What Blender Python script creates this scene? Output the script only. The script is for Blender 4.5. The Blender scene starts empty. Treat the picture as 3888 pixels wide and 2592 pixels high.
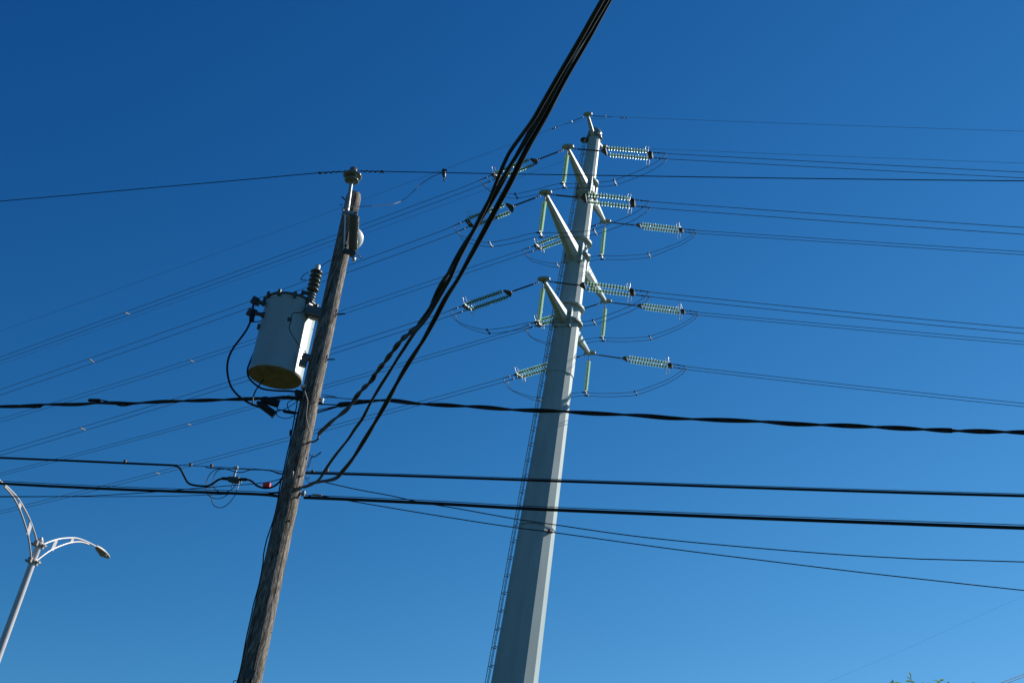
import bpy, math, random
import numpy as np
from mathutils import Vector, Matrix
random.seed(7); rng = np.random.default_rng(7)
rad = math.radians

# ------------------------------------------------------------------ camera
S = bpy.context.scene
EYE = np.array([0.0, 0.0, 1.6])
FPX, PITCH, ROLL = 4194.7, rad(28.055), rad(-9.798)
_f = np.array([0, math.cos(PITCH), math.sin(PITCH)]); _r = np.array([1.0, 0, 0]); _u = np.cross(_r, _f)
CR = _r*math.cos(ROLL) - _u*math.sin(ROLL); CU = _r*math.sin(ROLL) + _u*math.cos(ROLL); CF = _f
cd = bpy.data.cameras.new('camera'); cam = bpy.data.objects.new('camera', cd); S.collection.objects.link(cam)
cd.sensor_width = 36.0; cd.lens = FPX/3888*36.0; cd.clip_start = 0.05; cd.clip_end = 20000
cam.matrix_world = Matrix(((CR[0], CU[0], -CF[0], EYE[0]), (CR[1], CU[1], -CF[1], EYE[1]), (CR[2], CU[2], -CF[2], EYE[2]), (0, 0, 0, 1)))
S.camera = cam
S.render.resolution_x = 1024; S.render.resolution_y = 682

# ------------------------------------------------------------------ sky, sun, exposure
SUN_AZ, SUN_EL = 64.5, 38.0
w = bpy.data.worlds.new('World'); S.world = w; w.use_nodes = True
nt = w.node_tree; nt.nodes.clear()
sky = nt.nodes.new('ShaderNodeTexSky'); sky.sky_type = 'NISHITA'; sky.sun_disc = False
sky.sun_elevation = rad(SUN_EL); sky.sun_rotation = rad(SUN_AZ)
sky.altitude = 0; sky.air_density = 1.0; sky.dust_density = 0.0; sky.ozone_density = 3.0
EXPO = 0.6
# look the sky up a little above each direction: less horizon haze, as on a very clear autumn day
tcw = nt.nodes.new('ShaderNodeTexCoord'); va = nt.nodes.new('ShaderNodeVectorMath'); va.operation = 'ADD'; va.inputs[1].default_value = (0, 0, .25)
vn = nt.nodes.new('ShaderNodeVectorMath'); vn.operation = 'NORMALIZE'; nt.links.new(tcw.outputs['Generated'], va.inputs[0]); nt.links.new(va.outputs[0], vn.inputs[0]); nt.links.new(vn.outputs[0], sky.inputs[0])
# colour grade of the sky (the deep blue of this camera's rendering), one power curve per channel
sp = nt.nodes.new('ShaderNodeSeparateColor'); cb = nt.nodes.new('ShaderNodeCombineColor'); nt.links.new(sky.outputs[0], sp.inputs[0])
for i, (p, b) in enumerate(((3.5, 4.09), (2.12, 1.655), (1.52, .68))):
    pw = nt.nodes.new('ShaderNodeMath'); pw.operation = 'POWER'; pw.inputs[1].default_value = p
    ml = nt.nodes.new('ShaderNodeMath'); ml.operation = 'MULTIPLY'; ml.inputs[1].default_value = math.exp(b)*.1**(p-1)/2**EXPO
    mn = nt.nodes.new('ShaderNodeMath'); mn.operation = 'MINIMUM'; mn.inputs[1].default_value = (6.0, 7.5, 9.0)[i]
    nt.links.new(sp.outputs[i], pw.inputs[0]); nt.links.new(pw.outputs[0], ml.inputs[0]); nt.links.new(ml.outputs[0], mn.inputs[0]); nt.links.new(mn.outputs[0], cb.inputs[i])
bg = nt.nodes.new('ShaderNodeBackground'); bg.inputs['Strength'].default_value = 0.1
wo = nt.nodes.new('ShaderNodeOutputWorld'); nt.links.new(cb.outputs[0], bg.inputs['Color']); nt.links.new(bg.outputs[0], wo.inputs[0])
sl = bpy.data.lights.new('sun', 'SUN'); sl.energy = 5.0; sl.angle = rad(0.5); sl.color = (1.0, 0.95, 0.87)
so = bpy.data.objects.new('sun', sl); S.collection.objects.link(so)
sd = Vector((math.sin(rad(SUN_AZ))*math.cos(rad(SUN_EL)), math.cos(rad(SUN_AZ))*math.cos(rad(SUN_EL)), math.sin(rad(SUN_EL))))
so.rotation_euler = sd.to_track_quat('Z', 'Y').to_euler(); so.location = (30, 10, 60)
S.view_settings.view_transform = 'Standard'; S.view_settings.look = 'None'; S.view_settings.gamma = 1
S.view_settings.exposure = EXPO

# ------------------------------------------------------------------ helpers: survey of the photograph
def az(d): return np.array([math.sin(rad(d)), math.cos(rad(d)), 0.0])
def ray(x, y): return CF + CR*(x-1944)/FPX - CU*(y-1296)/FPX
def at_dist(x, y, dist):
    d = ray(x, y); return EYE + d*dist/math.hypot(d[0], d[1])
def on_wall(x, y, P0, azd, off=0.0):
    """point seen at (x, y) that lies in the vertical plane through P0 running towards azimuth azd"""
    a = rad(azd); n = np.array([math.cos(a), -math.sin(a), 0]); d = ray(x, y)
    return EYE + d*(((P0-EYE)@n + off)/(d@n))
UP = np.array([0, 0, 1.0])

# ------------------------------------------------------------------ helpers: meshes and objects
def unit(v): v = np.asarray(v, float); return v/np.linalg.norm(v)
def perp_frame(t, hint=UP):
    t = unit(t); a = np.cross(hint, t)
    if np.linalg.norm(a) < 1e-4: a = np.cross(np.array([1.0, 0, 0]), t)
    a = unit(a); return a, np.cross(t, a)
def smooth(pts, k=6):
    P = [np.asarray(p, float) for p in pts]
    if len(P) < 3: return P
    P = [2*P[0]-P[1]] + P + [2*P[-1]-P[-2]]; out = []
    for i in range(1, len(P)-2):
        a, b, c, d = P[i-1:i+3]
        for j in range(k):
            t = j/k; out.append(0.5*((2*b) + (c-a)*t + (2*a-5*b+4*c-d)*t*t + (3*b-a-3*c+d)*t**3))
    out.append(P[-2]); return out
def resample(pts, step):
    P = np.array(pts); L = np.r_[0, np.cumsum(np.linalg.norm(np.diff(P, axis=0), axis=1))]
    n = max(2, int(L[-1]/step)+1); s = np.linspace(0, L[-1], n)
    return s, np.array([np.interp(s, L, P[:, i]) for i in range(3)]).T
class MB:
    def __init__(s): s.v = []; s.f = []; s.sm = []
    def add(s, vs, fs, sm=False):
        o = len(s.v); s.v += [tuple(map(float, v)) for v in vs]; s.f += [tuple(i+o for i in f) for f in fs]; s.sm += [sm]*len(fs); return s
    def tube(s, pts, r, n=8, hint=UP, sm=True, closed=False):
        P = [np.asarray(p, float) for p in pts]; m = len(P); R = [r]*m if np.isscalar(r) else list(r); vs = []; a = None
        for i in range(m):
            t = (P[(i+1) % m]-P[i-1]) if closed else (P[min(i+1, m-1)]-P[max(i-1, 0)])
            if np.linalg.norm(t) < 1e-9: t = UP
            t = unit(t)
            if a is None: a, b = perp_frame(t, hint)
            else:
                a = a - t*(a@t); a = unit(a); b = np.cross(t, a)
            for k in range(n):
                q = 2*math.pi*k/n; vs.append(P[i] + (a*math.cos(q)+b*math.sin(q))*R[i])
        fs = []
        for i in range(m if closed else m-1):
            j = (i+1) % m
            for k in range(n): l = (k+1) % n; fs.append((i*n+k, i*n+l, j*n+l, j*n+k))
        s.add(vs, fs, sm)
        if not closed: s.add(vs[:n][::-1], [tuple(range(n))]); s.add(vs[-n:], [tuple(range(n))])
        return s
    def lathe(s, prof, base, axis, n=24, sm=True, hint=UP):
        base = np.asarray(base, float); t = unit(axis); a, b = perp_frame(t, hint if abs(t[2]) < .95 else np.array([1., 0, 0])); vs = []
        for (r, h) in prof:
            for k in range(n):
                q = 2*math.pi*k/n; vs.append(base + t*h + (a*math.cos(q)+b*math.sin(q))*max(r, 1e-5))
        fs = []
        for i in range(len(prof)-1):
            for k in range(n): l = (k+1) % n; fs.append((i*n+k, i*n+l, (i+1)*n+l, (i+1)*n+k))
        s.add(vs, fs, sm)
        if prof[0][0] > 1e-4: s.add(vs[:n][::-1], [tuple(range(n))])
        if prof[-1][0] > 1e-4: s.add(vs[-n:], [tuple(range(n))])
        return s
    def box(s, c, X, Y, Z, hx, hy, hz):
        c = np.asarray(c, float); X, Y, Z = unit(X)*hx, unit(Y)*hy, unit(Z)*hz
        vs = [c + i*X + j*Y + k*Z for i in (-1, 1) for j in (-1, 1) for k in (-1, 1)]
        return s.add(vs, [(0, 1, 3, 2), (4, 6, 7, 5), (0, 4, 5, 1), (2, 3, 7, 6), (0, 2, 6, 4), (1, 5, 7, 3)])
    def prism(s, poly, N, th):
        """poly: list of 3-D points, extruded th along N"""
        P = [np.asarray(p, float) for p in poly]; N = unit(N)*th; n = len(P)
        vs = [p - N/2 for p in P] + [p + N/2 for p in P]
        return s.add(vs, [tuple(range(n))[::-1], tuple(range(n, 2*n))] + [(i, (i+1) % n, n+(i+1) % n, n+i) for i in range(n)])
    def ball(s, c, r, n=12, m=8, sc=(1, 1, 1)):
        vs = []; c = np.asarray(c, float)
        for i in range(m+1):
            p = math.pi*i/m
            for k in range(n):
                q = 2*math.pi*k/n; vs.append(c + np.array([math.sin(p)*math.cos(q)*sc[0], math.sin(p)*math.sin(q)*sc[1], math.cos(p)*sc[2]])*r)
        fs = [(i*n+k, (i+1)*n+k, (i+1)*n+(k+1) % n, i*n+(k+1) % n) for i in range(m) for k in range(n)]
        return s.add(vs, fs, True)
    def mesh(s, name, mat, origin=(0, 0, 0)):
        me = bpy.data.meshes.new(name); o = np.asarray(origin, float)
        me.from_pydata([tuple(np.array(v)-o) for v in s.v], [], s.f); me.polygons.foreach_set('use_smooth', s.sm)
        me.materials.append(mat); me.update(); return me
def tag(o, label, cat, group=None, kind=None):
    if label: o['label'] = label
    if cat: o['category'] = cat
    if group: o['group'] = group
    if kind: o['kind'] = kind
    return o
def thing(name, loc, label, cat, group=None):
    o = bpy.data.objects.new(name, None); S.collection.objects.link(o); o.location = tuple(map(float, loc)); o.empty_display_size = .1
    return tag(o, label, cat, group)
ORG = {}
def part(name, mb, mat, parent, label=None):
    """a mesh built in world coordinates, made a child of an unrotated thing (or of a part of it)"""
    org = ORG.get(parent.name, np.array(parent.location))
    o = bpy.data.objects.new(name, mb.mesh(name, mat, org)); S.collection.objects.link(o); o.parent = parent
    ORG[o.name] = org
    if label: o['label'] = label
    return o
def solo(name, mb, mat, label, cat, group=None, kind=None, org=None):
    org = np.array(mb.v[0]) if org is None else np.asarray(org, float)
    o = bpy.data.objects.new(name, mb.mesh(name, mat, org)); S.collection.objects.link(o); o.location = tuple(org)
    ORG[o.name] = org
    return tag(o, label, cat, group, kind)

# ------------------------------------------------------------------ materials
def mat(name, col, rough=.6, metal=0.0, spec=.5, noise=0.0, scale=(1, 1, 1), nscale=8, bump=0.0, col2=None, contrast=(.35, .65), detail=6):
    m = bpy.data.materials.new(name); m.use_nodes = True; t = m.node_tree; b = t.nodes['Principled BSDF']
    b.inputs['Base Color'].default_value = (*col, 1); b.inputs['Roughness'].default_value = rough; b.inputs['Metallic'].default_value = metal
    b.inputs['Specular IOR Level'].default_value = spec
    if noise or col2 or bump:
        tc = t.nodes.new('ShaderNodeTexCoord'); mp = t.nodes.new('ShaderNodeMapping'); mp.inputs['Scale'].default_value = scale
        nz = t.nodes.new('ShaderNodeTexNoise'); nz.inputs['Scale'].default_value = nscale; nz.inputs['Detail'].default_value = detail
        rp = t.nodes.new('ShaderNodeValToRGB'); rp.color_ramp.elements[0].position, rp.color_ramp.elements[1].position = contrast
        c2 = col2 or tuple(c*(1-noise) for c in col)
        rp.color_ramp.elements[0].color = (*c2, 1); rp.color_ramp.elements[1].color = (*col, 1)
        t.links.new(tc.outputs['Object'], mp.inputs[0]); t.links.new(mp.outputs[0], nz.inputs['Vector']); t.links.new(nz.outputs['Fac'], rp.inputs[0]); t.links.new(rp.outputs[0], b.inputs['Base Color'])
        if bump:
            bp = t.nodes.new('ShaderNodeBump'); bp.inputs['Strength'].default_value = bump; bp.inputs['Distance'].default_value = .02
            t.links.new(nz.outputs['Fac'], bp.inputs['Height']); t.links.new(bp.outputs[0], b.inputs['Normal'])
    return m
M = {}
M['pylon'] = mat('pylon_paint', (.38, .46, .45), .5, 0, .25, noise=.16, scale=(1, 1, .25), nscale=2.2, contrast=(.3, .7))
M['galv'] = mat('galvanised_steel', (.36, .38, .38), .5, .35, .4, noise=.3, nscale=30)
M['dark_steel'] = mat('dark_steel', (.07, .075, .07), .5, .15, .5, noise=.4, nscale=25)
M['bracket'] = mat('bracket_shaded_paint', (.13, .155, .155), .5, 0, .3, noise=.3, nscale=14)  # bracket paint darkened: the pole's shadow is put into the colour
M['cap'] = mat('cap_enamel', (.13, .19, .19), .2, 0, .5)
M['clamp'] = mat('brown_clamp', (.13, .095, .07), .7, .1, .3)
M['ladder'] = mat('galvanised_ladder', (.42, .47, .48), .35, .2, .5)
M['horn'] = mat('bright_rod', (.52, .54, .54), .4, .5)
M['alu'] = mat('weathered_aluminium_strand', (.13, .13, .135), .5, .5, .4)
M['shield'] = mat('steel_strand', (.15, .15, .155), .5, .4, .4)
M['black'] = mat('black_insulation', (.010, .010, .011), .5, 0, .3, noise=.3, nscale=1.5)
M['grey_cable'] = mat('weathered_grey_insulation', (.030, .036, .038), .5, 0, .3, noise=.35, nscale=1.2)
M['neutral'] = mat('bare_neutral', (.09, .09, .09), .45, .4)
M['wire'] = mat('bare_wire', (.06, .05, .045), .5, .4)
M['rust'] = mat('rusty_iron', (.20, .09, .05), .8, .1, .3, noise=.5, nscale=30)
M['tank'] = mat('tank_paint', (.36, .43, .41), .33, 0, .5, noise=.10, scale=(1, 1, .5), nscale=5, contrast=(.3, .7))
M['tankbase'] = mat('tank_underside', (.24, .20, .135), .7, 0, .3, noise=.4, nscale=9)
M['brown_glaze'] = mat('dark_green_glaze', (.055, .068, .058), .3, 0, .5, noise=.2, nscale=12)
M['grey_glaze'] = mat('grey_porcelain', (.16, .175, .155), .18, 0, .6, noise=.12, nscale=12)
M['brown_porcelain'] = mat('brown_grey_porcelain', (.10, .10, .09), .2, 0, .7)
M['white_plastic'] = mat('pale_plastic', (.62, .66, .64), .35, 0, .4)
M['lamp_paint'] = mat('street_lamp_paint', (.50, .47, .455), .35, .1, .5, noise=.08, nscale=6)
M['lamp_head'] = mat('luminaire_grey', (.32, .30, .285), .5, .2, .4)
M['lens'] = mat('luminaire_lens', (.30, .30, .30), .2, 0, .5)
M['red'] = mat('red_tag', (.75, .03, .015), .5)
M['bark'] = mat('bark', (.12, .09, .06), .9, 0, .2, noise=.5, nscale=20, bump=.4)
M['leaf'] = mat('leaf', (.12, .15, .035), .35, 0, .5, col2=(.06, .085, .02), nscale=3)
M['grass'] = mat('grass', (.042, .054, .018), .9, 0, .1, col2=(.025, .035, .01), nscale=.6)
M['asphalt'] = mat('asphalt', (.055, .055, .055), .85, 0, .2, noise=.3, nscale=3)
M['concrete'] = mat('concrete', (.33, .32, .30), .8, 0, .2, noise=.2, nscale=2)

def wood():
    m = bpy.data.materials.new('weathered_wood'); m.use_nodes = True; t = m.node_tree; b = t.nodes['Principled BSDF']
    b.inputs['Roughness'].default_value = .85; b.inputs['Specular IOR Level'].default_value = .2
    tc = t.nodes.new('ShaderNodeTexCoord')
    def nz(scale, ns, det, dist=0):
        mp = t.nodes.new('ShaderNodeMapping'); mp.inputs['Scale'].default_value = scale
        n = t.nodes.new('ShaderNodeTexNoise'); n.inputs['Scale'].default_value = ns; n.inputs['Detail'].default_value = det; n.inputs['Distortion'].default_value = dist
        t.links.new(tc.outputs['Object'], mp.inputs[0]); t.links.new(mp.outputs[0], n.inputs['Vector']); return n
    a = nz((1, 1, .09), 85, 9, 1.2); c = nz((1, 1, .35), 14, 7, 1.5); k = nz((1, 1, .03), 30, 6, .8)
    r1 = t.nodes.new('ShaderNodeValToRGB'); e = r1.color_ramp.elements
    e[0].position = .32; e[0].color = (.055, .046, .04, 1); e[1].position = .66; e[1].color = (.39, .35, .29, 1)
    x = e.new(.5); x.color = (.20, .175, .148, 1)
    r2 = t.nodes.new('ShaderNodeValToRGB'); e = r2.color_ramp.elements; e[0].position = .36; e[0].color = (.40, .37, .34, 1); e[1].position = .60; e[1].color = (1, 1, 1, 1)
    r3 = t.nodes.new('ShaderNodeValToRGB'); e = r3.color_ramp.elements; e[0].position = .36; e[0].color = (.16, .13, .12, 1); e[1].position = .42; e[1].color = (1, 1, 1, 1)
    m1 = t.nodes.new('ShaderNodeMix'); m1.data_type = 'RGBA'; m1.blend_type = 'MULTIPLY'; m1.inputs[0].default_value = .8
    m2 = t.nodes.new('ShaderNodeMix'); m2.data_type = 'RGBA'; m2.blend_type = 'MULTIPLY'; m2.inputs[0].default_value = .85
    t.links.new(a.outputs['Fac'], r1.inputs[0]); t.links.new(c.outputs['Fac'], r2.inputs[0]); t.links.new(k.outputs['Fac'], r3.inputs[0])
    t.links.new(r1.outputs[0], m1.inputs[6]); t.links.new(r2.outputs[0], m1.inputs[7]); t.links.new(m1.outputs[2], m2.inputs[6]); t.links.new(r3.outputs[0], m2.inputs[7])
    t.links.new(m2.outputs[2], b.inputs['Base Color'])
    bp = t.nodes.new('ShaderNodeBump'); bp.inputs['Strength'].default_value = .9; bp.inputs['Distance'].default_value = .012
    ad = t.nodes.new('ShaderNodeMath'); ad.operation = 'ADD'; t.links.new(a.outputs['Fac'], ad.inputs[0]); t.links.new(r3.outputs[0], ad.inputs[1])
    t.links.new(ad.outputs[0], bp.inputs['Height']); t.links.new(bp.outputs[0], b.inputs['Normal'])
    return m
M['wood'] = wood()
def glass():
    m = bpy.data.materials.new('toughened_green_glass'); m.use_nodes = True; t = m.node_tree; b = t.nodes['Principled BSDF']
    b.inputs['Base Color'].default_value = (.60, .72, .58, 1); b.inputs['Roughness'].default_value = .15; b.inputs['Specular IOR Level'].default_value = .6
    tr = t.nodes.new('ShaderNodeBsdfTranslucent'); tr.inputs[0].default_value = (.78, .90, .72, 1)
    tp = t.nodes.new('ShaderNodeBsdfTransparent'); tp.inputs[0].default_value = (.50, .78, .70, 1)
    mx = t.nodes.new('ShaderNodeMixShader'); mx.inputs[0].default_value = .55
    m2 = t.nodes.new('ShaderNodeMixShader'); m2.inputs[0].default_value = .62
    t.links.new(b.outputs[0], mx.inputs[1]); t.links.new(tr.outputs[0], mx.inputs[2])
    t.links.new(tp.outputs[0], m2.inputs[1]); t.links.new(mx.outputs[0], m2.inputs[2]); t.links.new(m2.outputs[0], t.nodes['Material Output'].inputs[0])
    return m
M['glass'] = glass()
_t = M['leaf'].node_tree; _b = _t.nodes['Principled BSDF']; _tr = _t.nodes.new('ShaderNodeBsdfTranslucent'); _tr.inputs[0].default_value = (.22, .30, .05, 1)
_m = _t.nodes.new('ShaderNodeMixShader'); _m.inputs[0].default_value = .4; _t.links.new(_b.outputs[0], _m.inputs[1]); _t.links.new(_tr.outputs[0], _m.inputs[2]); _t.links.new(_m.outputs[0], _t.nodes['Material Output'].inputs[0])

# ------------------------------------------------------------------ ground
mb = MB(); G = 3000.0; mb.add([(-G, -G, 0), (G, -G, 0), (G, G, 0), (-G, G, 0)], [(0, 1, 2, 3)])
solo('ground', mb, M['grass'], 'mown grass verge reaching the horizon', 'ground', kind='structure', org=(0, 0, 0))
# the road runs beside the pole line, parallel to it; kerb step 0.13 m
RD = az(110); RN = np.array([RD[1], -RD[0], 0])          # RN points towards the camera side
def strip(d0, d1, z0, z1, L=400):
    m_ = MB(); c = np.array([0, 0, 0.0])
    vs = []
    for s_ in (-L, L):
        for d in (d0, d1): vs += [c + RD*s_ + RN*d + UP*z0, c + RD*s_ + RN*d + UP*z1]
    m_.add(vs, [(1, 5, 7, 3), (0, 4, 5, 1), (2, 3, 7, 6), (0, 1, 3, 2), (4, 6, 7, 5)]); return m_
mb = MB(); mb.add([RD*s_ + RN*d + UP*.004 for s_, d in ((-400, 3), (400, 3), (400, 11), (-400, 11))], [(0, 1, 2, 3)])
solo('road', mb, M['asphalt'], 'asphalt road beside the verge', 'road', kind='structure')
solo('kerb', strip(2.85, 3.0, 0, .13), M['concrete'], 'concrete kerb along the road', 'kerb', kind='structure')

# ------------------------------------------------------------------ steel pylon
PD, PAZ, AAZ = 52.0, 3.0506, -154.115
PC = az(PAZ)*PD; AU = az(AAZ)                        # foot; near arms point along AU
ARM_L = {'g': 1.4666, 't': 3.5232, 'm': 5.3898, 'b': 3.8642}
ARM_Z = {'g': 44.185, 't': 40.111, 'm': 35.594, 'b': 31.215}
TIP = {}
for k in 'gtmb':
    TIP['n'+k] = PC + AU*ARM_L[k] + UP*ARM_Z[k]; TIP['f'+k] = PC - AU*ARM_L[k] + UP*ARM_Z[k]
LV = {'t': 'upper', 'm': 'middle', 'b': 'lower', 'g': 'short topmost'}; SD = {'n': 'left', 'f': 'right'}
TOPZ = 43.75
def shaft_r(z): return (.72 + (43.5-z)*.0455)/2
def ring12(z, r, rot=15.0): return [PC + az(AAZ+rot+30*k)*r + UP*z for k in range(12)]
pyl = thing('steel_pylon', PC, 'tall pale green twelve-sided steel pylon with six swept arms', 'pylon')
mb = MB(); zs = [(0, .0), (27.7, .0), (27.7, .038), (34.5, .02), (TOPZ, .0)]
def ring_round(z, r, rr=.045):
    out = []
    for k in range(12):
        t0 = AAZ+15+30*k; c = PC + az(t0)*(r-rr/math.cos(rad(15))) + UP*z
        out += [c + az(t0+d)*rr for d in (-15, -7.5, 0, 7.5, 15)]
    return out
vs = []
for z, e_ in zs: vs += ring_round(z, shaft_r(z)+e_)
fs = []; NR = 60
for i in range(len(zs)-1):
    for k in range(NR): l = (k+1) % NR; fs.append((i*NR+k, i*NR+l, (i+1)*NR+l, (i+1)*NR+k))
mb.add(vs, fs); mb.add(vs[-NR:], [tuple(range(NR))])
part('shaft', mb, M['pylon'], pyl)
mb = MB(); mb.prism(ring12(.06, shaft_r(0)+.28), UP, .1)
for k in range(24): mb.lathe([(.045, 0), (.045, .22)], PC + az(15*k)*(shaft_r(0)+.17) + UP*.1, UP, 8)
part('base_flange', mb, M['pylon'], pyl)
# faint weld seams / small vent holes and rungs sockets on the shaft
mb = MB()
for z in (17.62+1.6,):
    P = ring12(z, shaft_r(z)+.02); mb.tube(P, .012, 5, closed=True, sm=False)
part('cable_strap', mb, M['dark_steel'], pyl)
mb = MB(); z = 19.0; c = PC + az(142)*(shaft_r(z)+.07) + UP*z
mb.box(c, az(142), az(52), UP, .08, .09, .09); part('junction_box', mb, M['dark_steel'], pyl)
# top cap
mb = MB(); mb.lathe([(.38, -.40), (.47, -.36), (.47, -.27), (.40, -.24), (.43, -.08), (.42, .06), (.36, .19), (.22, .29), (0, .33)], PC + UP*44.02, UP, 24)
part('top_cap', mb, M['cap'], pyl)
mb = MB(); mb.lathe([(.0, 0), (.25, 0), (.27, .04), (.25, .08), (0, .09)], PC + az(268)*.55 + UP*43.35, UP, 16); part('ladder_top_platform', mb, M['dark_steel'], pyl)
BIS = unit(np.cross(AU, UP))                          # across the arm
if BIS@az(107) < 0: BIS = -BIS
for k in 'gtmb':
    for s, sg in (('n', 1), ('f', -1)):
        tip = TIP[s+k]; d = AU*sg
        zr = ARM_Z[k] - {'g': .50, 't': .28, 'm': .45, 'b': .22}[k]
        r0 = shaft_r(zr) if k != 'g' else .30
        root = PC + d*(r0*.97) + UP*zr
        hw, hh = {'g': (.13, .13), 't': (.30, .39), 'm': (.37, .50), 'b': (.31, .40)}[k]
        tw, th_ = {'g': (.08, .08), 't': (.085, .09), 'm': (.10, .10), 'b': (.095, .10)}[k]
        e = tip - UP*.02; mb = MB(); vs = []
        ax = unit(e-root); nn = 8
        vv = np.cross(BIS, ax); vv = vv if vv[2] > 0 else -vv
        for P, a_, b_ in ((root, hw, hh), (e, tw, th_)):
            for q in range(nn):
                t_ = 2*math.pi*(q+.5)/nn; c_, s_ = math.cos(t_)/math.cos(math.pi/nn), math.sin(t_)/math.cos(math.pi/nn)
                vs.append(P + BIS*a_*c_ + vv*b_*s_)
        mb.add(vs, [(q, (q+1) % nn, nn+(q+1) % nn, nn+q) for q in range(nn)]); mb.add(vs[:nn], [tuple(range(nn))]); mb.add(vs[nn:], [tuple(range(nn))])
        lab = f'{"topmost short" if k=="g" else LV[k]} {SD[s]} arm of the pylon'
        arm = part('cross_arm', mb, M['pylon'], pyl, lab)
        # horizontal tip plate, elongated along the wires
        pl = MB(); sc = .62 if k == 'g' else .8; ctr = tip + d*.04 + UP*.07
        oct_ = [ctr + BIS*x*sc + d*y*sc for x, y in ((-.42, -.08), (-.42, .08), (-.22, .24), (.22, .24), (.42, .08), (.42, -.08), (.22, -.24), (-.22, -.24))]
        pl.prism(oct_, UP, .10); part('tip_plate', pl, M['pylon'], arm)
        if k != 'g':
            # flange box bolted to the shaft: two vertical plates with bolt rows
            fb = MB(); h = .60
            for sx in (-1, 1):
                pc = PC + d*(shaft_r(zr)*.96) + BIS*sx*(hw+.13) + UP*(zr-.02)
                fb.box(pc, d, BIS, UP, .11, .028, h)
                for j in range(7): fb.lathe([(.018, 0), (.018, .03)], pc + UP*(-h+.12+j*(2*h-.24)/6) + BIS*sx*.028 + d*.04, BIS*sx, 6)
            fb.box(PC + d*(r0*.99) + UP*zr, d, BIS, UP, .03, hw+.10, h-.02)
            part('arm_flange', fb, M['pylon'], arm)
for k, (zt, zb) in {'t': (40.35, 39.40), 'm': (36.15, 35.22), 'b': (31.85, 30.90)}.items():
    for z in (zt, zb):
        mb = MB(); n = 36; ri = shaft_r(z)+.003; ro = ri+.20
        vs = []
        for (r_, dz) in ((ri, -.07), (ro, -.05), (ro, .05), (ri, .07)):
            for q in range(n):
                a_ = 10*q; f_ = math.cos(rad(15))/max(math.cos(rad(((a_) % 30)-15)), .5)
                vs.append(PC + az(AAZ+a_+15)*(r_ if r_ == ro else r_*1.0) + UP*(z+dz))
        fs = [(i*n+q, i*n+(q+1) % n, (i+1)*n+(q+1) % n, (i+1)*n+q) for i in range(3) for q in range(n)]
        mb.add(vs, fs); part('collar_ring', mb, M['pylon'], pyl)
# ladder
LA = 257.0; ld = az(LA); lt = az(LA+90)
mb = MB(); r_of = lambda z: shaft_r(z)+.23
for sx in (-.19, .19):
    mb.tube([PC + ld*r_of(z) + lt*sx + UP*z for z in (2.5, 43.3)], .021, 6, sm=False)
for i in range(int(40.6/.3)):
    z = 2.6+.3*i; mb.tube([PC + ld*r_of(z) + lt*sx + UP*z for sx in (-.19, .19)], .009, 5, sm=False)
for i in range(47):
    z = 2.9+.86*i
    for sx in (-.19, .19): mb.box(PC + ld*(shaft_r(z)+.12) + lt*sx + UP*z, ld, lt, UP, .12, .010, .022)
part('ladder', mb, M['ladder'], pyl)
mb = MB(); mb.tube([PC + ld*(shaft_r(z)+.12) + lt*.02 + UP*z for z in (2.5, 43.0)], .014, 6, sm=False)
part('safety_rail', mb, M['dark_steel'], pyl)

# ------------------------------------------------------------------ insulator assemblies (prototypes in a local frame, then copied)
def disc_mesh():
    mb = MB(); mb.lathe([(.040, .004), (.075, .000), (.116, -.014), (.133, -.036), (.127, -.040), (.110, -.030), (.070, -.022), (.036, -.026)], (0, 0, 0), (-1, 0, 0), 18)
    return mb.mesh('glass_disc', M['glass'])
DISC = disc_mesh()
def child(name, me, parent, loc=(0, 0, 0)):
    o = bpy.data.objects.new(name, me); S.collection.objects.link(o); o.parent = parent; o.location = loc; return o
X3, Y3, Z3 = np.eye(3)
def string_core(n, p):
    mb = MB(); L = n*p
    mb.tube([(-.10, 0, 0), (L+.03, 0, 0)], .014, 6)
    for i in range(n): mb.lathe([(.024, -.055), (.054, -.048), (.056, .0), (.034, .012), (.017, .05)], (p*(i+.35), 0, 0), X3, 10)
    return mb.mesh('insulator_string', M['dark_steel'])
NT, PT = 14, .158; CORE_T = string_core(NT, PT)
NS, PS = 14, .134; CORE_S = string_core(NS, PS)
def make_string(core, n, p, parent, y):
    s = child('insulator_string', core, parent, y)
    for i in range(n): child('glass_disc', DISC, s, (p*(i+.45), 0, 0))
    return s
HS = .29                                              # half the spacing of the two strings
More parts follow.
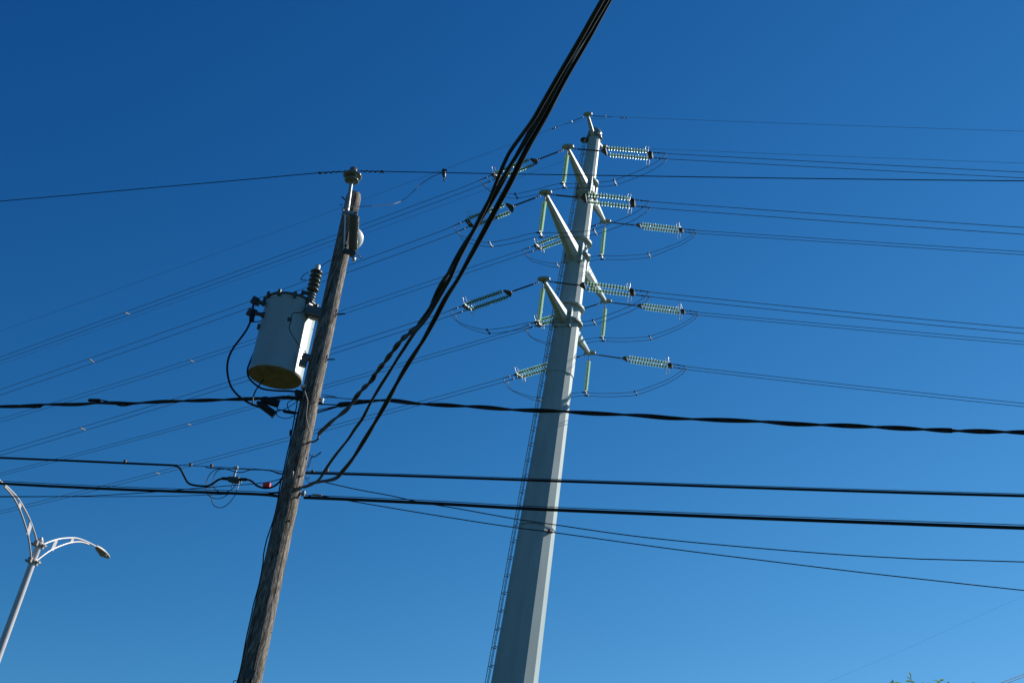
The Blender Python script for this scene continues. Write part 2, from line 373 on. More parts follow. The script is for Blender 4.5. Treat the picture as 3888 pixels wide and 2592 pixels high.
def proto_tension():
    r = thing('tension_insulator', (0, 0, 0), '', '')
    mb = MB(); mb.tube([(.30, 0, .02), (1.95, 0, 0)], .022, 6); mb.box((1.2, 0, .01), X3, Y3, Z3, .6, .034, .026)
    for x in (.34, .46, .6, 1.72, 1.84): mb.tube([(x, -.05, 0), (x, .05, 0)], .03, 6)
    child('link_rod', mb.mesh('link_rod', M['dark_steel']), r)
    mb = MB(); mb.prism([(1.92, -.05, 0), (1.92, .05, 0), (2.12, HS+.04, 0), (2.20, HS+.04, 0), (2.20, -HS-.04, 0), (2.12, -HS-.04, 0)], Z3, .05)
    mb.box((2.212, 0, 0), X3, Y3, Z3, .012, HS+.03, .04)
    child('yoke_plate', mb.mesh('yoke_plate', M['dark_steel']), r)
    for sy in (-1, 1): make_string(CORE_T, NT, PT, r, (2.30, HS*sy, 0))
    mb = MB(); mb.prism([(4.56, -HS-.03, 0), (4.56, HS+.03, 0), (4.64, HS+.03, 0), (4.80, .26, 0), (4.80, -.26, 0), (4.64, -HS-.03, 0)], Z3, .07)
    mb.box((4.70, 0, .05), X3, Y3, Z3, .10, .17, .05)
    child('yoke_plate', mb.mesh('yoke_plate', M['dark_steel']), r)
    for sy in (-1, 1):
        mb = MB(); y = (HS+.02)*sy; o = []
        for t in range(20):
            q = 2*math.pi*t/20; ex = .42*math.copysign(abs(math.cos(q))**.5, math.cos(q)); ey = .11*math.copysign(abs(math.sin(q))**.7, math.sin(q))
            o.append((4.50+ex*.12+ey*.8, y+ex*.25*sy + sy*.05, ex))
        mb.tube(o, .013, 6, closed=True); mb.tube([(4.62, y, 0), (4.52, y+.1*sy, 0)], .014, 5)
        child('arcing_horn', mb.mesh('arcing_horn', M['horn']), r)
    return r
def proto_susp():
    r = thing('suspension_insulator', (0, 0, 0), '', '')
    mb = MB(); mb.tube([(0, 0, 0), (.42, 0, 0)], .018, 6); mb.tube([(.06, -.03, 0), (.06, .03, 0)], .03, 6); mb.tube([(.3, 0, -.03), (.3, 0, .03)], .028, 6)
    child('link_rod', mb.mesh('link_rod', M['dark_steel']), r)
    make_string(CORE_S, NS, PS, r, (.46, 0, 0))
    mb = MB(); mb.prism([(2.34, -.06, 0), (2.34, .06, 0), (2.46, .20, 0), (2.54, .20, 0), (2.54, -.20, 0), (2.46, -.20, 0)], Z3, .06)
    for sy in (-1, 1): mb.tube([(2.56, .2*sy, -.13), (2.59, .2*sy, 0), (2.56, .2*sy, .13)], .042, 8); mb.tube([(2.48, .2*sy, 0), (2.58, .2*sy, 0)], .03, 6)
    child('jumper_clamp', mb.mesh('jumper_clamp', M['dark_steel']), r)
    return r
def copy_tree(o, parent=None):
    c = o.copy(); S.collection.objects.link(c); c.parent = parent
    for ch in list(o.children): copy_tree(ch, c)
    return c
def place(o, P, X, Y):
    X = unit(X); Y = unit(Y - X*(Y@X)); Z = np.cross(X, Y)
    o.matrix_world = Matrix(((X[0], Y[0], Z[0], P[0]), (X[1], Y[1], Z[1], P[1]), (X[2], Y[2], Z[2], P[2]), (0, 0, 0, 1)))
LINE = {'R': 107.5, 'L': -55.0}
SLOPE = {'Rnt': -.130, 'Rnm': -.135, 'Rft': -.139, 'Rnb': -.137, 'Rfm': -.130, 'Rfb': -.134,
         'Lnt': -.168, 'Lnm': -.180, 'Lnb': -.182, 'Lft': -.197, 'Lfm': -.172, 'Lfb': -.185}
GAM = {'Rnt': 0, 'Rnm': 8, 'Rnb': 0, 'Rft': -13, 'Rfm': -9, 'Rfb': -6, 'Lnt': -9, 'Lnm': 10, 'Lnb': -3, 'Lft': -5, 'Lfm': -10, 'Lfb': -7}
pt, ps = proto_tension(), proto_susp(); first = [True, True]
FR = {}
for side, sw in (('R', 'right'), ('L', 'left')):
    for key in ('nt', 'nm', 'nb', 'ft', 'fm', 'fb'):
        dh = az(LINE[side]); X = unit(dh + UP*SLOPE[side+key])
        hn = np.cross(UP, dh); hn = hn if hn@AU > 0 else -hn            # horizontal, towards the camera side
        g = rad(GAM[side+key]); Yv = hn*math.cos(g) + UP*math.sin(g)
        o = pt if first[0] else copy_tree(pt); first[0] = False
        o.name = 'tension_insulator'; place(o, TIP[key], X, Yv); FR[side+key] = (dh, X, unit(Yv - X*(Yv@X)))
        an = f'{LV[key[1]]} {SD[key[0]]} arm'
        tag(o, f'double string of green glass discs pulling {sw} from the pylon\'s {an}', 'insulator', 'double tension insulator strings on the pylon arms')
for key in ('nt', 'nm', 'nb', 'ft', 'fm', 'fb'):
    o = ps if first[1] else copy_tree(ps); first[1] = False
    o.name = 'suspension_insulator'; place(o, TIP[key], -UP + az(100)*.03, AU)
    tag(o, f'single glass disc string hanging down from the pylon\'s {LV[key[1]]} {SD[key[0]]} arm', 'insulator', 'vertical insulator strings under the pylon arms')

# ------------------------------------------------------------------ conductors: measured in their vertical planes
RW = {'ng': [(2400, 448), (2888, 464.7), (3400, 482.5), (3888, 499)], 'fg': [(2450, 563), (2888, 582.5), (3400, 603), (3888, 621.6)],
      'nt': [(2518, 593), (2888, 613), (3400, 640), (3888, 665)], 'nm': [(2459, 776.5), (2888, 808.5), (3400, 844), (3888, 877)],
      'ft': [(2641, 880), (2888, 896.5), (3400, 930), (3888, 961.5)], 'nb': [(2463, 1117), (2888, 1161.5), (3400, 1211), (3888, 1256.5)],
      'fm': [(2654, 1191), (2888, 1213), (3400, 1259), (3888, 1302)], 'fb': [(2604, 1396.5), (2888, 1429), (3400, 1486), (3888, 1537)]}
LW = {'ng': [(1802, 600), (1376, 757), (900, 933), (723, 1000), (0, 1257)], 'fg': [(1836, 721), (1402, 881), (900, 1064), (0, 1383)],
      'nt': [(1870, 679), (1369, 863), (900, 1040), (0, 1362)], 'nm': [(1768, 857), (1320, 1021), (900, 1174), (0, 1489)],
      'ft': [(1900, 986), (1301, 1185), (726, 1371), (0, 1596)], 'nb': [(1760, 1173), (1255, 1335), (941, 1436), (0, 1721)],
      'fm': [(1987, 1249), (1229, 1468), (957, 1545), (0, 1801)], 'fb': [(1910, 1445), (1464, 1562), (1189, 1641), (1000, 1693), (0, 1944)]}
SP = {'Lnt': (482, 1193), 'Lnm': (347, 1371), 'Lft': (728, 1371), 'Lnb': (314, 1629), 'Lfm': (717, 1612), 'Lfb': (597, 1798)}
SEP = .225
def cond_profile(key, side, s_min):
    P0 = TIP[key]; dh = az(LINE[side]); pts = (RW if side == 'R' else LW)[key]
    A = []; z = []
    for p in pts:
        X = on_wall(*p, P0, LINE[side]); s = (X-P0)@dh; A.append((s, s*s, 1)); z.append(X[2]-P0[2])
    A.append((0, 0, 1)) if key[1] == 'g' else None
    if key[1] == 'g': z.append(0)
    c = np.linalg.lstsq(np.array(A, float), np.array(z), rcond=None)[0]
    return c
def prof(c, s): return c[0]*s + c[1]*s*s + c[2]
for side, sw in (('R', 'right'), ('L', 'left')):
    for key in RW:
        dh = az(LINE[side]); P0 = TIP[key]; c = cond_profile(key, side, 0); an = f'{LV[key[1]]} {SD[key[0]]} arm'
        c[1] = max(c[1], 1e-4)
        smax = 150.0
        if key[1] == 'g':
            mb = MB(); S_ = np.r_[np.linspace(.3, 6, 8), np.linspace(8, smax, 60)]
            P = [P0 + dh*s + UP*prof(c, s) for s in S_]
            root = thing('shield_wire', P0, f'thin shield wire running {sw} from the {SD[key[0]]} short arm on the pylon top', 'wire', 'shield wires at the pylon top')
            mb.tube(P, .0085, 5); part('strand', mb, M['shield'], root)
            mb = MB(); mb.tube([P0 + dh*s + UP*prof(c, s) for s in (.3, 1.0)], .022, 6); mb.tube([P0 + dh*s + UP*prof(c, s) for s in (1.0, 1.5)], .014, 6)
            mb.lathe([(.05, -.03), (.05, .03)], P0 + dh*1.05 + UP*prof(c, 1.05), dh, 8); part('dead_end_clamp', mb, M['dark_steel'], root)
            mb = MB(); q = P0 + dh*2.15 + UP*(prof(c, 2.15)-.05)
            mb.tube([q-dh*.16, q+dh*.16], .012, 5); mb.ball(q-dh*.16, .05, 8, 6, (1, 1, .8)); mb.ball(q+dh*.16, .05, 8, 6, (1, 1, .8)); mb.box(q+UP*.03, dh, UP, np.cross(dh, UP), .03, .04, .02)
            part('vibration_damper', mb, M['dark_steel'], root)
            mb = MB(); mb.tube(smooth([P0 - UP*.02, P0 + dh*.45 + UP*(prof(c, .45)-.22), P0 + dh*1.0 + UP*(prof(c, 1.)-.16), P0 + dh*1.5 + UP*prof(c, 1.5)], 6), .007, 5)
            part('bond_wire', mb, M['shield'], root)
            continue
        _, X, Yv = FR[side+key]
        s0 = 4.82; e0 = P0 + X*s0
        root = thing('conductor_bundle', e0, f'twin high-voltage wires running {sw} from the {an} of the pylon', 'power line', 'high-voltage wire pairs strung from the pylon')
        hh = e0[2] - P0[2]; s0h = (e0-P0)@dh
        for sy in (-1, 1):
            P = []
            for s in np.r_[np.linspace(s0h, 8, 7), np.linspace(9.5, smax, 60)]:
                zf = prof(c, s); z0 = hh + (s-s0h)*X[2]/math.hypot(X[0], X[1])
                wgt = min(1, max(0, (s-s0h)/1.2)); P.append(P0 + dh*s + UP*(z0*(1-wgt)+zf*wgt) + Yv*SEP*sy)
            mb = MB(); mb.tube(P, .0155, 6); cn = part('conductor', mb, M['alu'], root)
            mb = MB(); a0 = P[0]; t_ = unit(P[2]-P[0])
            for k_, (x0, x1, r_) in enumerate(((0, .22, .026), (.26, .40, .036), (.40, .78, .026))): mb.tube([a0+t_*x0, a0+t_*x1], r_, 8)
            part('dead_end_clamp', mb, M['dark_steel'], cn)
            mb = MB(); q = a0 + t_*.74
            mb.tube([q, q - UP*.10 - t_*.06, q - UP*.26 - t_*.16], [.03, .034, .024], 8); part('jumper_lug', mb, M['horn'], cn)
        if side+key in SP:
            Q = on_wall(*SP[side+key], P0, LINE[side]); s = (Q-P0)@dh; Q = P0 + dh*s + UP*prof(c, s)
            mb = MB(); mb.box(Q, dh, Yv, UP, .045, SEP-.03, .03); part('spacer', mb, M['concrete'], root)
# jumpers
for key in ('nt', 'nm', 'nb', 'ft', 'fm', 'fb'):
    P0 = TIP[key]; dR, XR, YR = FR['R'+key]; dL, XL, YL = FR['L'+key]
    hangp = P0 - UP*2.58 + az(100)*.075; an = f'{LV[key[1]]} {SD[key[0]]} arm'
    root = thing('jumper_loop', hangp, f'sagging twin jumper wire looping beneath the {an} of the pylon', 'jumper wire', 'looping jumper wires under the pylon arms')
    eR = P0 + XR*5.42 - UP*.27; eL = P0 + XL*5.42 - UP*.27; zr = eR[2]-P0[2]; zl = eL[2]-P0[2]
    hm = AU
    for sy in (-1, 1):
        def Rp(s, z): return P0 + dR*s + UP*z + (YR*SEP if s > 3.5 else hm*.2)*sy
        def Lp(s, z): return P0 + dL*s + UP*z + (YL*SEP if s > 3.5 else hm*.2)*sy
        pts = [eR+YR*SEP*sy, Rp(4.78, zr-.50), Rp(4.1, -1.87), Rp(2.95, -2.40), Rp(2.1, -2.54), Rp(1.0, -2.61), hangp+hm*.2*sy,
               Lp(.6, -2.56), Lp(1.45, -2.62), Lp(2.7, -2.60), Lp(3.4, -2.45), Lp(4.5, -1.97), Lp(5.0, zl-.42), eL+YL*SEP*sy]
        mb = MB(); mb.tube(smooth(pts, 7), .0145, 6); part('jumper_wire', mb, M['alu'], root)
    for (dd, s, z, YY) in ((dR, 2.9, -2.41, YR), (dL, 2.9, -2.575, YL)):
        mb = MB(); q = P0 + dd*s + UP*z; mb.box(q, dd, hm, UP, .025, .225, .02); mb.box(q-hm*.2, dd, hm, UP, .045, .03, .045); mb.box(q+hm*.2, dd, hm, UP, .045, .03, .045)
        part('spacer', mb, M['dark_steel'], root)

# ------------------------------------------------------------------ wooden pole
WD = 13.0
WP = at_dist(946.5, 2592, WD); _q = ray(1150, 1700); WAZ = math.degrees(math.atan2(_q[0], _q[1]))
EC = -az(WAZ); ER = az(WAZ+90)                        # towards the camera, towards the right
def pp(x, y, off=0.0):
    d = ray(x, y); return EYE + d*(((WP + EC*off - EYE)@EC)/(d@EC))
WT = pp(1344.5, 737); WAX = unit(WT-WP); WB = WP - WAX*(WP[2]/WAX[2])
HP = (WT-WB)@WAX
def pole_r(h): return .142 - (.142-.099)*h/HP + .004*math.sin(math.pi*h/HP)
pole = thing('utility_pole', WB, 'weathered grey-brown wooden utility pole leaning slightly left', 'utility pole')
mb = MB(); nseg = 56; rings = 150; a_, b_ = perp_frame(WAX, np.array([1., 0, 0])); vs = []
ph = rng.uniform(0, 6.28, 14); am = rng.uniform(.0002, .0008, 14); fr = rng.integers(3, 23, 14)
for i in range(rings+1):
    h = HP*i/rings; r0 = pole_r(h)
    for k in range(nseg):
        q = 2*math.pi*k/nseg
        d = sum(am[j]*math.sin(fr[j]*q + ph[j] + h*(.25 if j % 2 else -.2)*(j % 5)*.5) for j in range(14)) + .0025*math.sin(2*q+h*.5) + .0012*math.sin(h*3.1+q)
        r = r0 + d - (.012 if i == rings else 0); vs.append(WB + WAX*h + (a_*math.cos(q)+b_*math.sin(q))*r)
fs = [(i*nseg+k, i*nseg+(k+1) % nseg, (i+1)*nseg+(k+1) % nseg, (i+1)*nseg+k) for i in range(rings) for k in range(nseg)]
mb.add(vs, fs, True); mb.add(vs[-nseg:], [tuple(range(nseg))]); part('pole_shaft', mb, M['wood'], pole)
mb = MB()
for (x, y, o_) in ((1115, 1747, .11), (1100, 1845, .118), (1099, 1976, .118), (1093, 1872, .12)):
    mb.ball(pp(x, y, o_), .018, 8, 6, (1, .6, 1))
part('bolt_heads', mb, M['rust'], pole)
mb = MB()
for (x, y) in ((1121, 1590), (1142, 1500), (1010, 2330), (1040, 2210), (985, 2480), (1070, 2090), (1188, 1250), (1205, 1180), (1030, 2400), (1150, 1620)):
    mb.ball(pp(x, y, .128), .007, 6, 5, (1, .6, 1))
part('staples', mb, M['dark_steel'], pole)
mb = MB(); mb.box(pp(947, 2556, .142), ER, UP, EC, .055, .05, .003); solo('pole_tag', mb, M['dark_steel'], 'dark metal plate on the wooden pole near the bottom edge of the picture', 'plate')
def cable(name, pts2d, r, m_, label, cat, off=0.0, group=None, k=5, extend=None, n=8, pts3=None, parent=None):
    P = pts3 if pts3 is not None else [pp(p[0], p[1], p[2] if len(p) > 2 else off) for p in pts2d]
    P = smooth(P, k); mb = MB(); mb.tube(P, r, n)
    if parent is not None: return part(name, mb, m_, parent)
    return solo(name, mb, m_, label, cat, group)
# down-lead along the left edge of the pole and conduit wire on its face
dl = [(1130, 1508), (1127, 1535), (1117, 1590), (1108, 1640), (1101, 1680), (1094, 1707), (1085, 1748), (1076, 1792), (1063, 1843), (1055, 1898), (1041, 1962), (1022, 2020), (1012, 2050), (1001, 2102), (998, 2140), (984, 2216), (963, 2292), (954, 2337), (935, 2423), (916, 2527), (902, 2584), (880, 2680), (850, 2810)]
cable('ground_wire', dl, .0075, M['black'], 'thin black ground wire running down the left edge of the wooden pole', 'wire', off=.03)
mb = MB(); mb.tube([pp(1104, 1632, .03), pp(1102, 1652, .03)], .014, 8); solo('wire_clip', mb, M['black'], 'small black clip on the ground wire at the left edge of the wooden pole', 'clip')
mb = MB(); mb.tube([pp(893, 2589, .03) + (ER*math.cos(q)+UP*math.sin(q))*.022 for q in np.linspace(0, 6.28, 12, endpoint=False)], .005, 5, closed=True)
solo('wire_ring', mb, M['black'], 'small black wire ring at the left edge of the wooden pole near the picture bottom', 'ring')
cable('conduit_wire', [(1157, 1484, .14), (1163, 1503, .15), (1168, 1522, .15), (1166, 1545, .155), (1163, 1580, .15), (1168, 1612, .14), (1176, 1640, .13)], .0065, M['concrete'], 'short pale bare wire stapled down the face of the wooden pole below the transformer', 'wire')

# ---- pin insulator and its bracket on the pole top
pi_ = pp(1341, 645, .13); pin = thing('pin_insulator', pp(1322, 770, .13), 'grey two-skirt porcelain pin insulator standing on the top of the wooden pole', 'insulator')
axp = unit(pp(1341, 645, .13) - pp(1318, 785, .13)); b0 = pp(1334.5, 692, .13)
sc = .98/1000
mb = MB(); mb.lathe([(.028, -.02), (.030, .0), (.060, .005), (.088, .010), (.102, .022), (.100, .032), (.060, .060), (.045, .070), (.050, .078), (.108, .085), (.132, .100), (.130, .115), (.075, .150), (.056, .165), (.052, .172), (.058, .180), (.056, .200), (.0, .205)], b0, axp, 28)
part('porcelain', mb, M['grey_glaze'], pin)
mb = MB(); mb.lathe([(.045, .198), (.052, .202), (.052, .222), (.04, .235), (0, .238)], b0, axp, 18); part('top_groove_cap', mb, M['rust'], pin)
mb = MB(); mb.tube([b0 - axp*.50, b0 - axp*.32, b0 - axp*.18, b0 + axp*.005], [.034, .032, .027, .022], 14)
mb.box(b0 - axp*.42, axp, ER, EC, .16, .03, .012)
part('pin_bracket', mb, M['galv'], pin)
mb = MB(); q0 = pp(1316, 762, .17); mb.tube([q0, q0 + (pp(1298, 748, .17)-q0)*1.0], .012, 8); q1 = pp(1300, 778, .16); mb.tube([q1, q1+(pp(1290, 777, .16)-q1)], .006, 6)
part('bracket_bolts', mb, M['dark_steel'], pin)

# ---- fuse cutout with ribbed porcelain in front of the pole
fc = thing('fuse_cutout', pp(1344, 885, .25), 'ribbed porcelain fuse cutout mounted near the top of the wooden pole', 'fuse cutout')
c0, c1 = pp(1341, 955, .25), pp(1347, 818, .25); ax = unit(c1-c0); L = np.linalg.norm(c1-c0); pf = [(.030, 0)]
for i in range(16):
    h = .02 + (L-.04)*i/16; d = (L-.04)/16; pf += [(.036, h), (.064, h+d*.34), (.067, h+d*.46), (.038, h+d*.66)]
pf += [(.035, L)]
mb = MB(); mb.lathe(pf, c0, ax, 20); part('porcelain', mb, M['brown_porcelain'], fc)
mb = MB(); mb.tube([pp(1307, 946, .27), pp(1310.5, 815, .27)], .011, 8); part('fuse_tube', mb, M['white_plastic'], fc)
mb = MB()
mb.box(pp(1330, 811, .25), ER*1.0+UP*.0, UP, EC, .065, .022, .03); mb.box(pp(1350, 813, .25), ER, UP, EC, .022, .03, .03)
mb.tube([pp(1304, 812, .26), pp(1298, 800, .27), pp(1300, 789, .27), pp(1305, 795, .27), pp(1304, 806, .27)], .006, 6)
mb.tube([pp(1296, 815, .26), pp(1326, 816, .26)], .012, 8)
part('upper_contact', mb, M['galv'], fc)
mb = MB(); mb.box(pp(1318, 955, .25), ER, UP, EC, .05, .025, .035); mb.box(pp(1338, 964, .23), ER, UP, EC, .035, .03, .04); mb.box(pp(1312, 934, .27), ER, UP, EC, .018, .02, .012)
mb.tube([pp(1300, 955, .26), pp(1316, 962, .28), pp(1332, 960, .26)], .012, 8)
part('lower_hinge', mb, M['dark_steel'], fc)
mb = MB(); mb.tube(smooth([pp(1345, 957, .25), pp(1358, 966, .25), pp(1366, 974, .25), pp(1369, 980, .25), pp(1374, 978, .25)], 4), .010, 8); part('pull_hook', mb, M['galv'], fc)
mb = MB(); mb.lathe([(.02, 0), (.026, .01), (.026, .05), (0, .06)], pp(1345, 978, .22), -UP, 10); part('mounting_stud', mb, M['horn'], fc)
# pale round dish behind the cutout
dd = unit(EC*.8 - UP*.35 + ER*.25); dc = pp(1341, 903, -.17)
mb = MB(); mb.lathe([(.002, .036), (.06, .032), (.12, .016), (.150, -.008), (.154, -.016), (.146, -.018), (.118, .004), (.0, .024)], dc, dd, 32)
solo('round_dish', mb, M['white_plastic'], 'pale round dish behind the fuse cutout, its right half sticking out past the wooden pole', 'dish')

# ---- primary wire over the pin insulator, with its helical tie
LD, RDZ = -70.0, 110.0
gr = pp(1341, 651, .13)
A_left = [(1309, 652), (1206, 657), (900, 685), (600, 711), (300, 738), (0, 764)]; A_right = [(1372, 650), (1500, 652), (1900, 660), (2400, 668), (2888, 675.5), (3400, 682), (3888, 687)]
def run(pts, P0, azd, ext=0.0, off=0.0):
    P = [on_wall(x, y, P0, azd, off) for x, y in pts]
    if ext:
        d = P[-1]-P[-2]; d = d/np.linalg.norm(d[:2]); 
        for e in (ext*.33, ext*.66, ext): P.append(P[-1] + d*(ext/3) + UP*(e/ext)*(ext/30)*.04)
    return P
PL = run(A_left, gr, LD, 24); PR = run(A_right, gr, RDZ, 24)
mb = MB(); mb.tube(smooth(PL[::-1] + [gr+UP*.01] + PR, 5), .0062, 7)
prim = solo('primary_wire', mb, M['black'], 'thin bare wire crossing the whole picture over the insulator on the wooden pole top', 'wire')
def twist(P, n, hr, sr, pitch, phase=0.0, step=.02, sides=6, pair=False):
    s, Q = resample(smooth(P, 5), step); out = []
    for j in range(n):
        pts = []
        a = None
        for i in range(len(Q)):
            t = unit(Q[min(i+1, len(Q)-1)]-Q[max(i-1, 0)]); a, b = perp_frame(t)
            q = 2*math.pi*(s[i]/pitch*(1+.06*math.sin(s[i]*.9)) + (j*.5 if pair else j/n)) + phase; pts.append(Q[i] + (a*math.cos(q)+b*math.sin(q))*hr*(.35 if pair and j == 2 else 1))
        mb = MB(); mb.tube(pts, sr[j] if isinstance(sr, (list, tuple)) else sr, sides); out.append(mb)
    return out
for nm, pts in (('left', [(1312, 651), (1280, 652.5), (1245, 655), (1215, 657)]), ('right', [(1366, 650), (1400, 650.5), (1430, 651.5), (1452, 652)])):
    P = [on_wall(x, y, gr, LD if nm == 'left' else RDZ) for x, y in pts]
    tw = twist(P, 1, .010, .0065, .085, 0, .006)[0]
    e = P[-1]; tw.ball(e, .022, 8, 6, (1.4, 1, .8))
    solo('wire_tie', tw, M['wire'], f'spiral tie wrapped round the top wire just {nm} of the pin insulator', 'wire tie', 'spiral ties beside the pin insulator')

# ---- hot-line clamp hanging on the primary wire and its tap wire
hc = on_wall(1684, 657, gr, RDZ); hcl = thing('line_clamp', hc, 'small metal line clamp with an eye ring hanging from the thin top wire', 'clamp')
q = lambda x, y: on_wall(x, y, gr, RDZ)
mb = MB(); mb.tube([q(1683.5, 645), q(1685, 651), q(1685.5, 662), q(1687, 673)], [.02, .03, .026, .018], 10); mb.box(q(1688, 648), ER, UP, EC, .03, .012, .02); mb.tube([q(1681, 643), q(1681, 652)], .009, 6)
part('clamp_body', mb, M['dark_steel'], hcl)
mb = MB(); mb.tube([q(1687, 672), q(1687.4, 680)], .006, 6); cc = q(1687.8, 684.5)
mb.tube([cc + (ER*math.cos(t)+UP*math.sin(t))*.015 for t in np.linspace(0, 6.28, 14, endpoint=False)], .0045, 5, closed=True); part('eye_ring', mb, M['dark_steel'], hcl)
tp = [(1682, 656), (1676, 657.5), (1655, 665), (1631.6, 676.6), (1597.6, 700), (1563.5, 732), (1534, 757), (1495.5, 774), (1431.7, 781), (1390, 783)]
P = [on_wall(x, y, gr, RDZ) for x, y in tp[:6]]
for x, y in tp[6:]: P.append(pp(x, y, -.12 + (1534-x)/144*.30))
P += [pp(1359, 785, .20), pp(1329.6, 785, .26), pp(1318, 792, .27), pp(1322, 808, .27)]
mb = MB(); mb.tube(smooth(P, 5), .0045, 6); solo('tap_wire', mb, M['wire'], 'thin curving wire from the hanging line clamp down to the fuse cutout', 'wire')

# ------------------------------------------------------------------ transformer
OFFT = -.30
tb, tt = pp(1045, 1431, OFFT), pp(1107, 1163, OFFT); TA = unit(tt-tb); TH = np.linalg.norm(tt-tb)
TR = 102/FPX*((tb-EYE)@CF)
tr = thing('transformer', tb, 'grey cylindrical transformer can hanging on the left side of the wooden pole', 'transformer')
def tp_(h, a, r=1.0, dr=0.0):
    """point on the can: height h, bearing a (0 = towards camera, +90 = right)"""
    return tb + TA*h + (EC*math.cos(rad(a)) + ER*math.sin(rad(a)))*(TR*r+dr)
mb = MB(); mb.lathe([(TR-.006, 0), (TR, .004), (TR, .03), (TR-.003, .035), (TR-.003, TH)], tb, TA, 64); part('tank', mb, M['tank'], tr)
mb = MB(); mb.lathe([(0, -.004), (TR*.5, -.005), (TR-.03, -.006), (TR-.022, -.009), (TR-.008, -.012), (TR-.004, -.008), (TR-.004, .002)], tb, TA, 48); part('tank_base', mb, M['tankbase'], tr)
mb = MB(); mb.lathe([(TR+.004, TH-.008), (TR+.012, TH-.004), (TR+.012, TH+.018), (TR-.02, TH+.035), (TR*.5, TH+.06), (0, TH+.07)], tb, TA, 48); lid = part('lid', mb, M['dark_steel'], tr)
for a in (-62, -30, 3, 32, 62, 95, 130, 180, 230, 270):
    mb = MB(); mb.box(tp_(TH-.01, a, 1, .022), TA, EC*math.cos(rad(a))+ER*math.sin(rad(a)), ER*math.cos(rad(a))-EC*math.sin(rad(a)), .045, .014, .018)
    mb.tube([tp_(TH-.05, a, 1, .022), tp_(TH+.04, a, 1, .022)], .009, 6)
    part('lid_clamp', mb, M['dark_steel'], lid)
# low-voltage terminals at the left
for (pts, blk, nm) in ((((1002, 1152), (986, 1147), (975, 1146)), [((968, 1141), .045, .05), ((978, 1150), .03, .035)], 'u'), (((1000, 1196), (985, 1192), (968, 1190)), [((947, 1184), .026, .05), ((965, 1186), .034, .04)], 'l')):
    mb = MB(); mb.tube([pp(x, y, OFFT+.12) for x, y in pts], [.034, .026, .022], 10); mb.lathe([(.02, -.02), (.045, 0), (.03, .03)], pp(*pts[0], OFFT+.12), -ER, 12)
    for (x, y), hx, hy in blk: mb.box(pp(x, y, OFFT+.13), ER+UP*-.25, UP+ER*.25, EC, hx, hy, .02)
    for dx, dy in ((-6, -6), (4, 5), (5, -7)): mb.tube([pp(pts[-1][0]-5+dx, pts[-1][1]-4+dy, OFFT+.10), pp(pts[-1][0]-5+dx, pts[-1][1]-4+dy, OFFT+.17)], .009, 6)
    part('low_voltage_terminal', mb, M['dark_steel'], tr)
mb = MB(); mb.tube([pp(961, 1180, OFFT+.13), pp(957, 1200, OFFT+.13), pp(955, 1220, OFFT+.13)], [.030, .034, .032], 12)
mb.tube([pp(963, 1150, OFFT+.13), pp(960, 1168, OFFT+.13), pp(961, 1182, OFFT+.13)], .014, 8)
mb.tube(smooth([pp(955, 1219, OFFT+.13), pp(968, 1222, OFFT+.13), pp(990, 1219, OFFT+.1)], 4), .007, 6)
part('cable_clamp', mb, M['black'], tr)
mb = MB(); mb.box(pp(983, 1240, OFFT+.05), ER, UP, EC, .02, .03, .03); part('lifting_lug', mb, M['dark_steel'], tr)
# small ribbed high-voltage bushing and the big dark-ribbed arrester above it
def ribbed(base, axis, L, n, rc, rs, seg=24, droop=.35):
    pf = [(rc*.8, 0)]; p = L/n
    for i in range(n): pf += [(rc, p*(i+.08)), (rs*.96, p*(i+.22)), (rs, p*(i+.36)), (rs*.9, p*(i+.5)), (rc, p*(i+.9))]
    return MB().lathe(pf + [(rc*.8, L)], base, axis, seg)
o1 = OFFT+.05
a0, a1 = pp(1179, 1156, o1), pp(1188, 1111, o1); part('high_voltage_bushing', ribbed(a0, a1-a0, np.linalg.norm(a1-a0), 4, .032, .049), M['grey_glaze'], tr)
mb = MB(); mb.tube([pp(1174, 1172, o1), pp(1177, 1160, o1), pp(1179, 1153, o1)], [.06, .055, .035], 14); part('bushing_collar', mb, M['black'], tr)
a0, a1 = pp(1186, 1107, o1), pp(1204, 1023, o1)
ar = ribbed(a0, a1-a0, np.linalg.norm(a1-a0), 5, .044, .083, 28); part('arrester', ar, M['brown_glaze'], tr)
mb = MB(); mb.lathe([(.036, -.01), (.038, .06), (.034, .066), (0, .068)], a1, a1-a0, 16); part('arrester_cap', mb, M['white_plastic'], tr)
mb = MB(); mb.tube([pp(1188, 1112, o1), pp(1185, 1104, o1)], .018, 10); mb.box(pp(1160, 1112, o1), ER*1-UP*.1, UP, EC, .055, .018, .02); mb.tube([pp(1133, 1122, o1), pp(1160, 1112, o1), pp(1182, 1112, o1)], [.012, .024, .016], 8); mb.tube([pp(1170, 1142, o1+.04), pp(1172, 1120, o1+.04), pp(1180, 1110, o1+.04)], .010, 6)
part('arrester_bracket', mb, M['dark_steel'], tr)
cable('arrester_pigtail', [(1172, 1033), (1155, 1042), (1142.5, 1061.5), (1163, 1063)], .0055, M['wire'], None, None, off=o1+.03, parent=tr)
cable('high_voltage_lead', [(1207, 1020), (1219, 1012), (1236, 999), (1262, 985), (1290, 975)], .0055, M['wire'], 'thin wire from the transformer arrester cap up to the wooden pole', 'wire', off=o1)
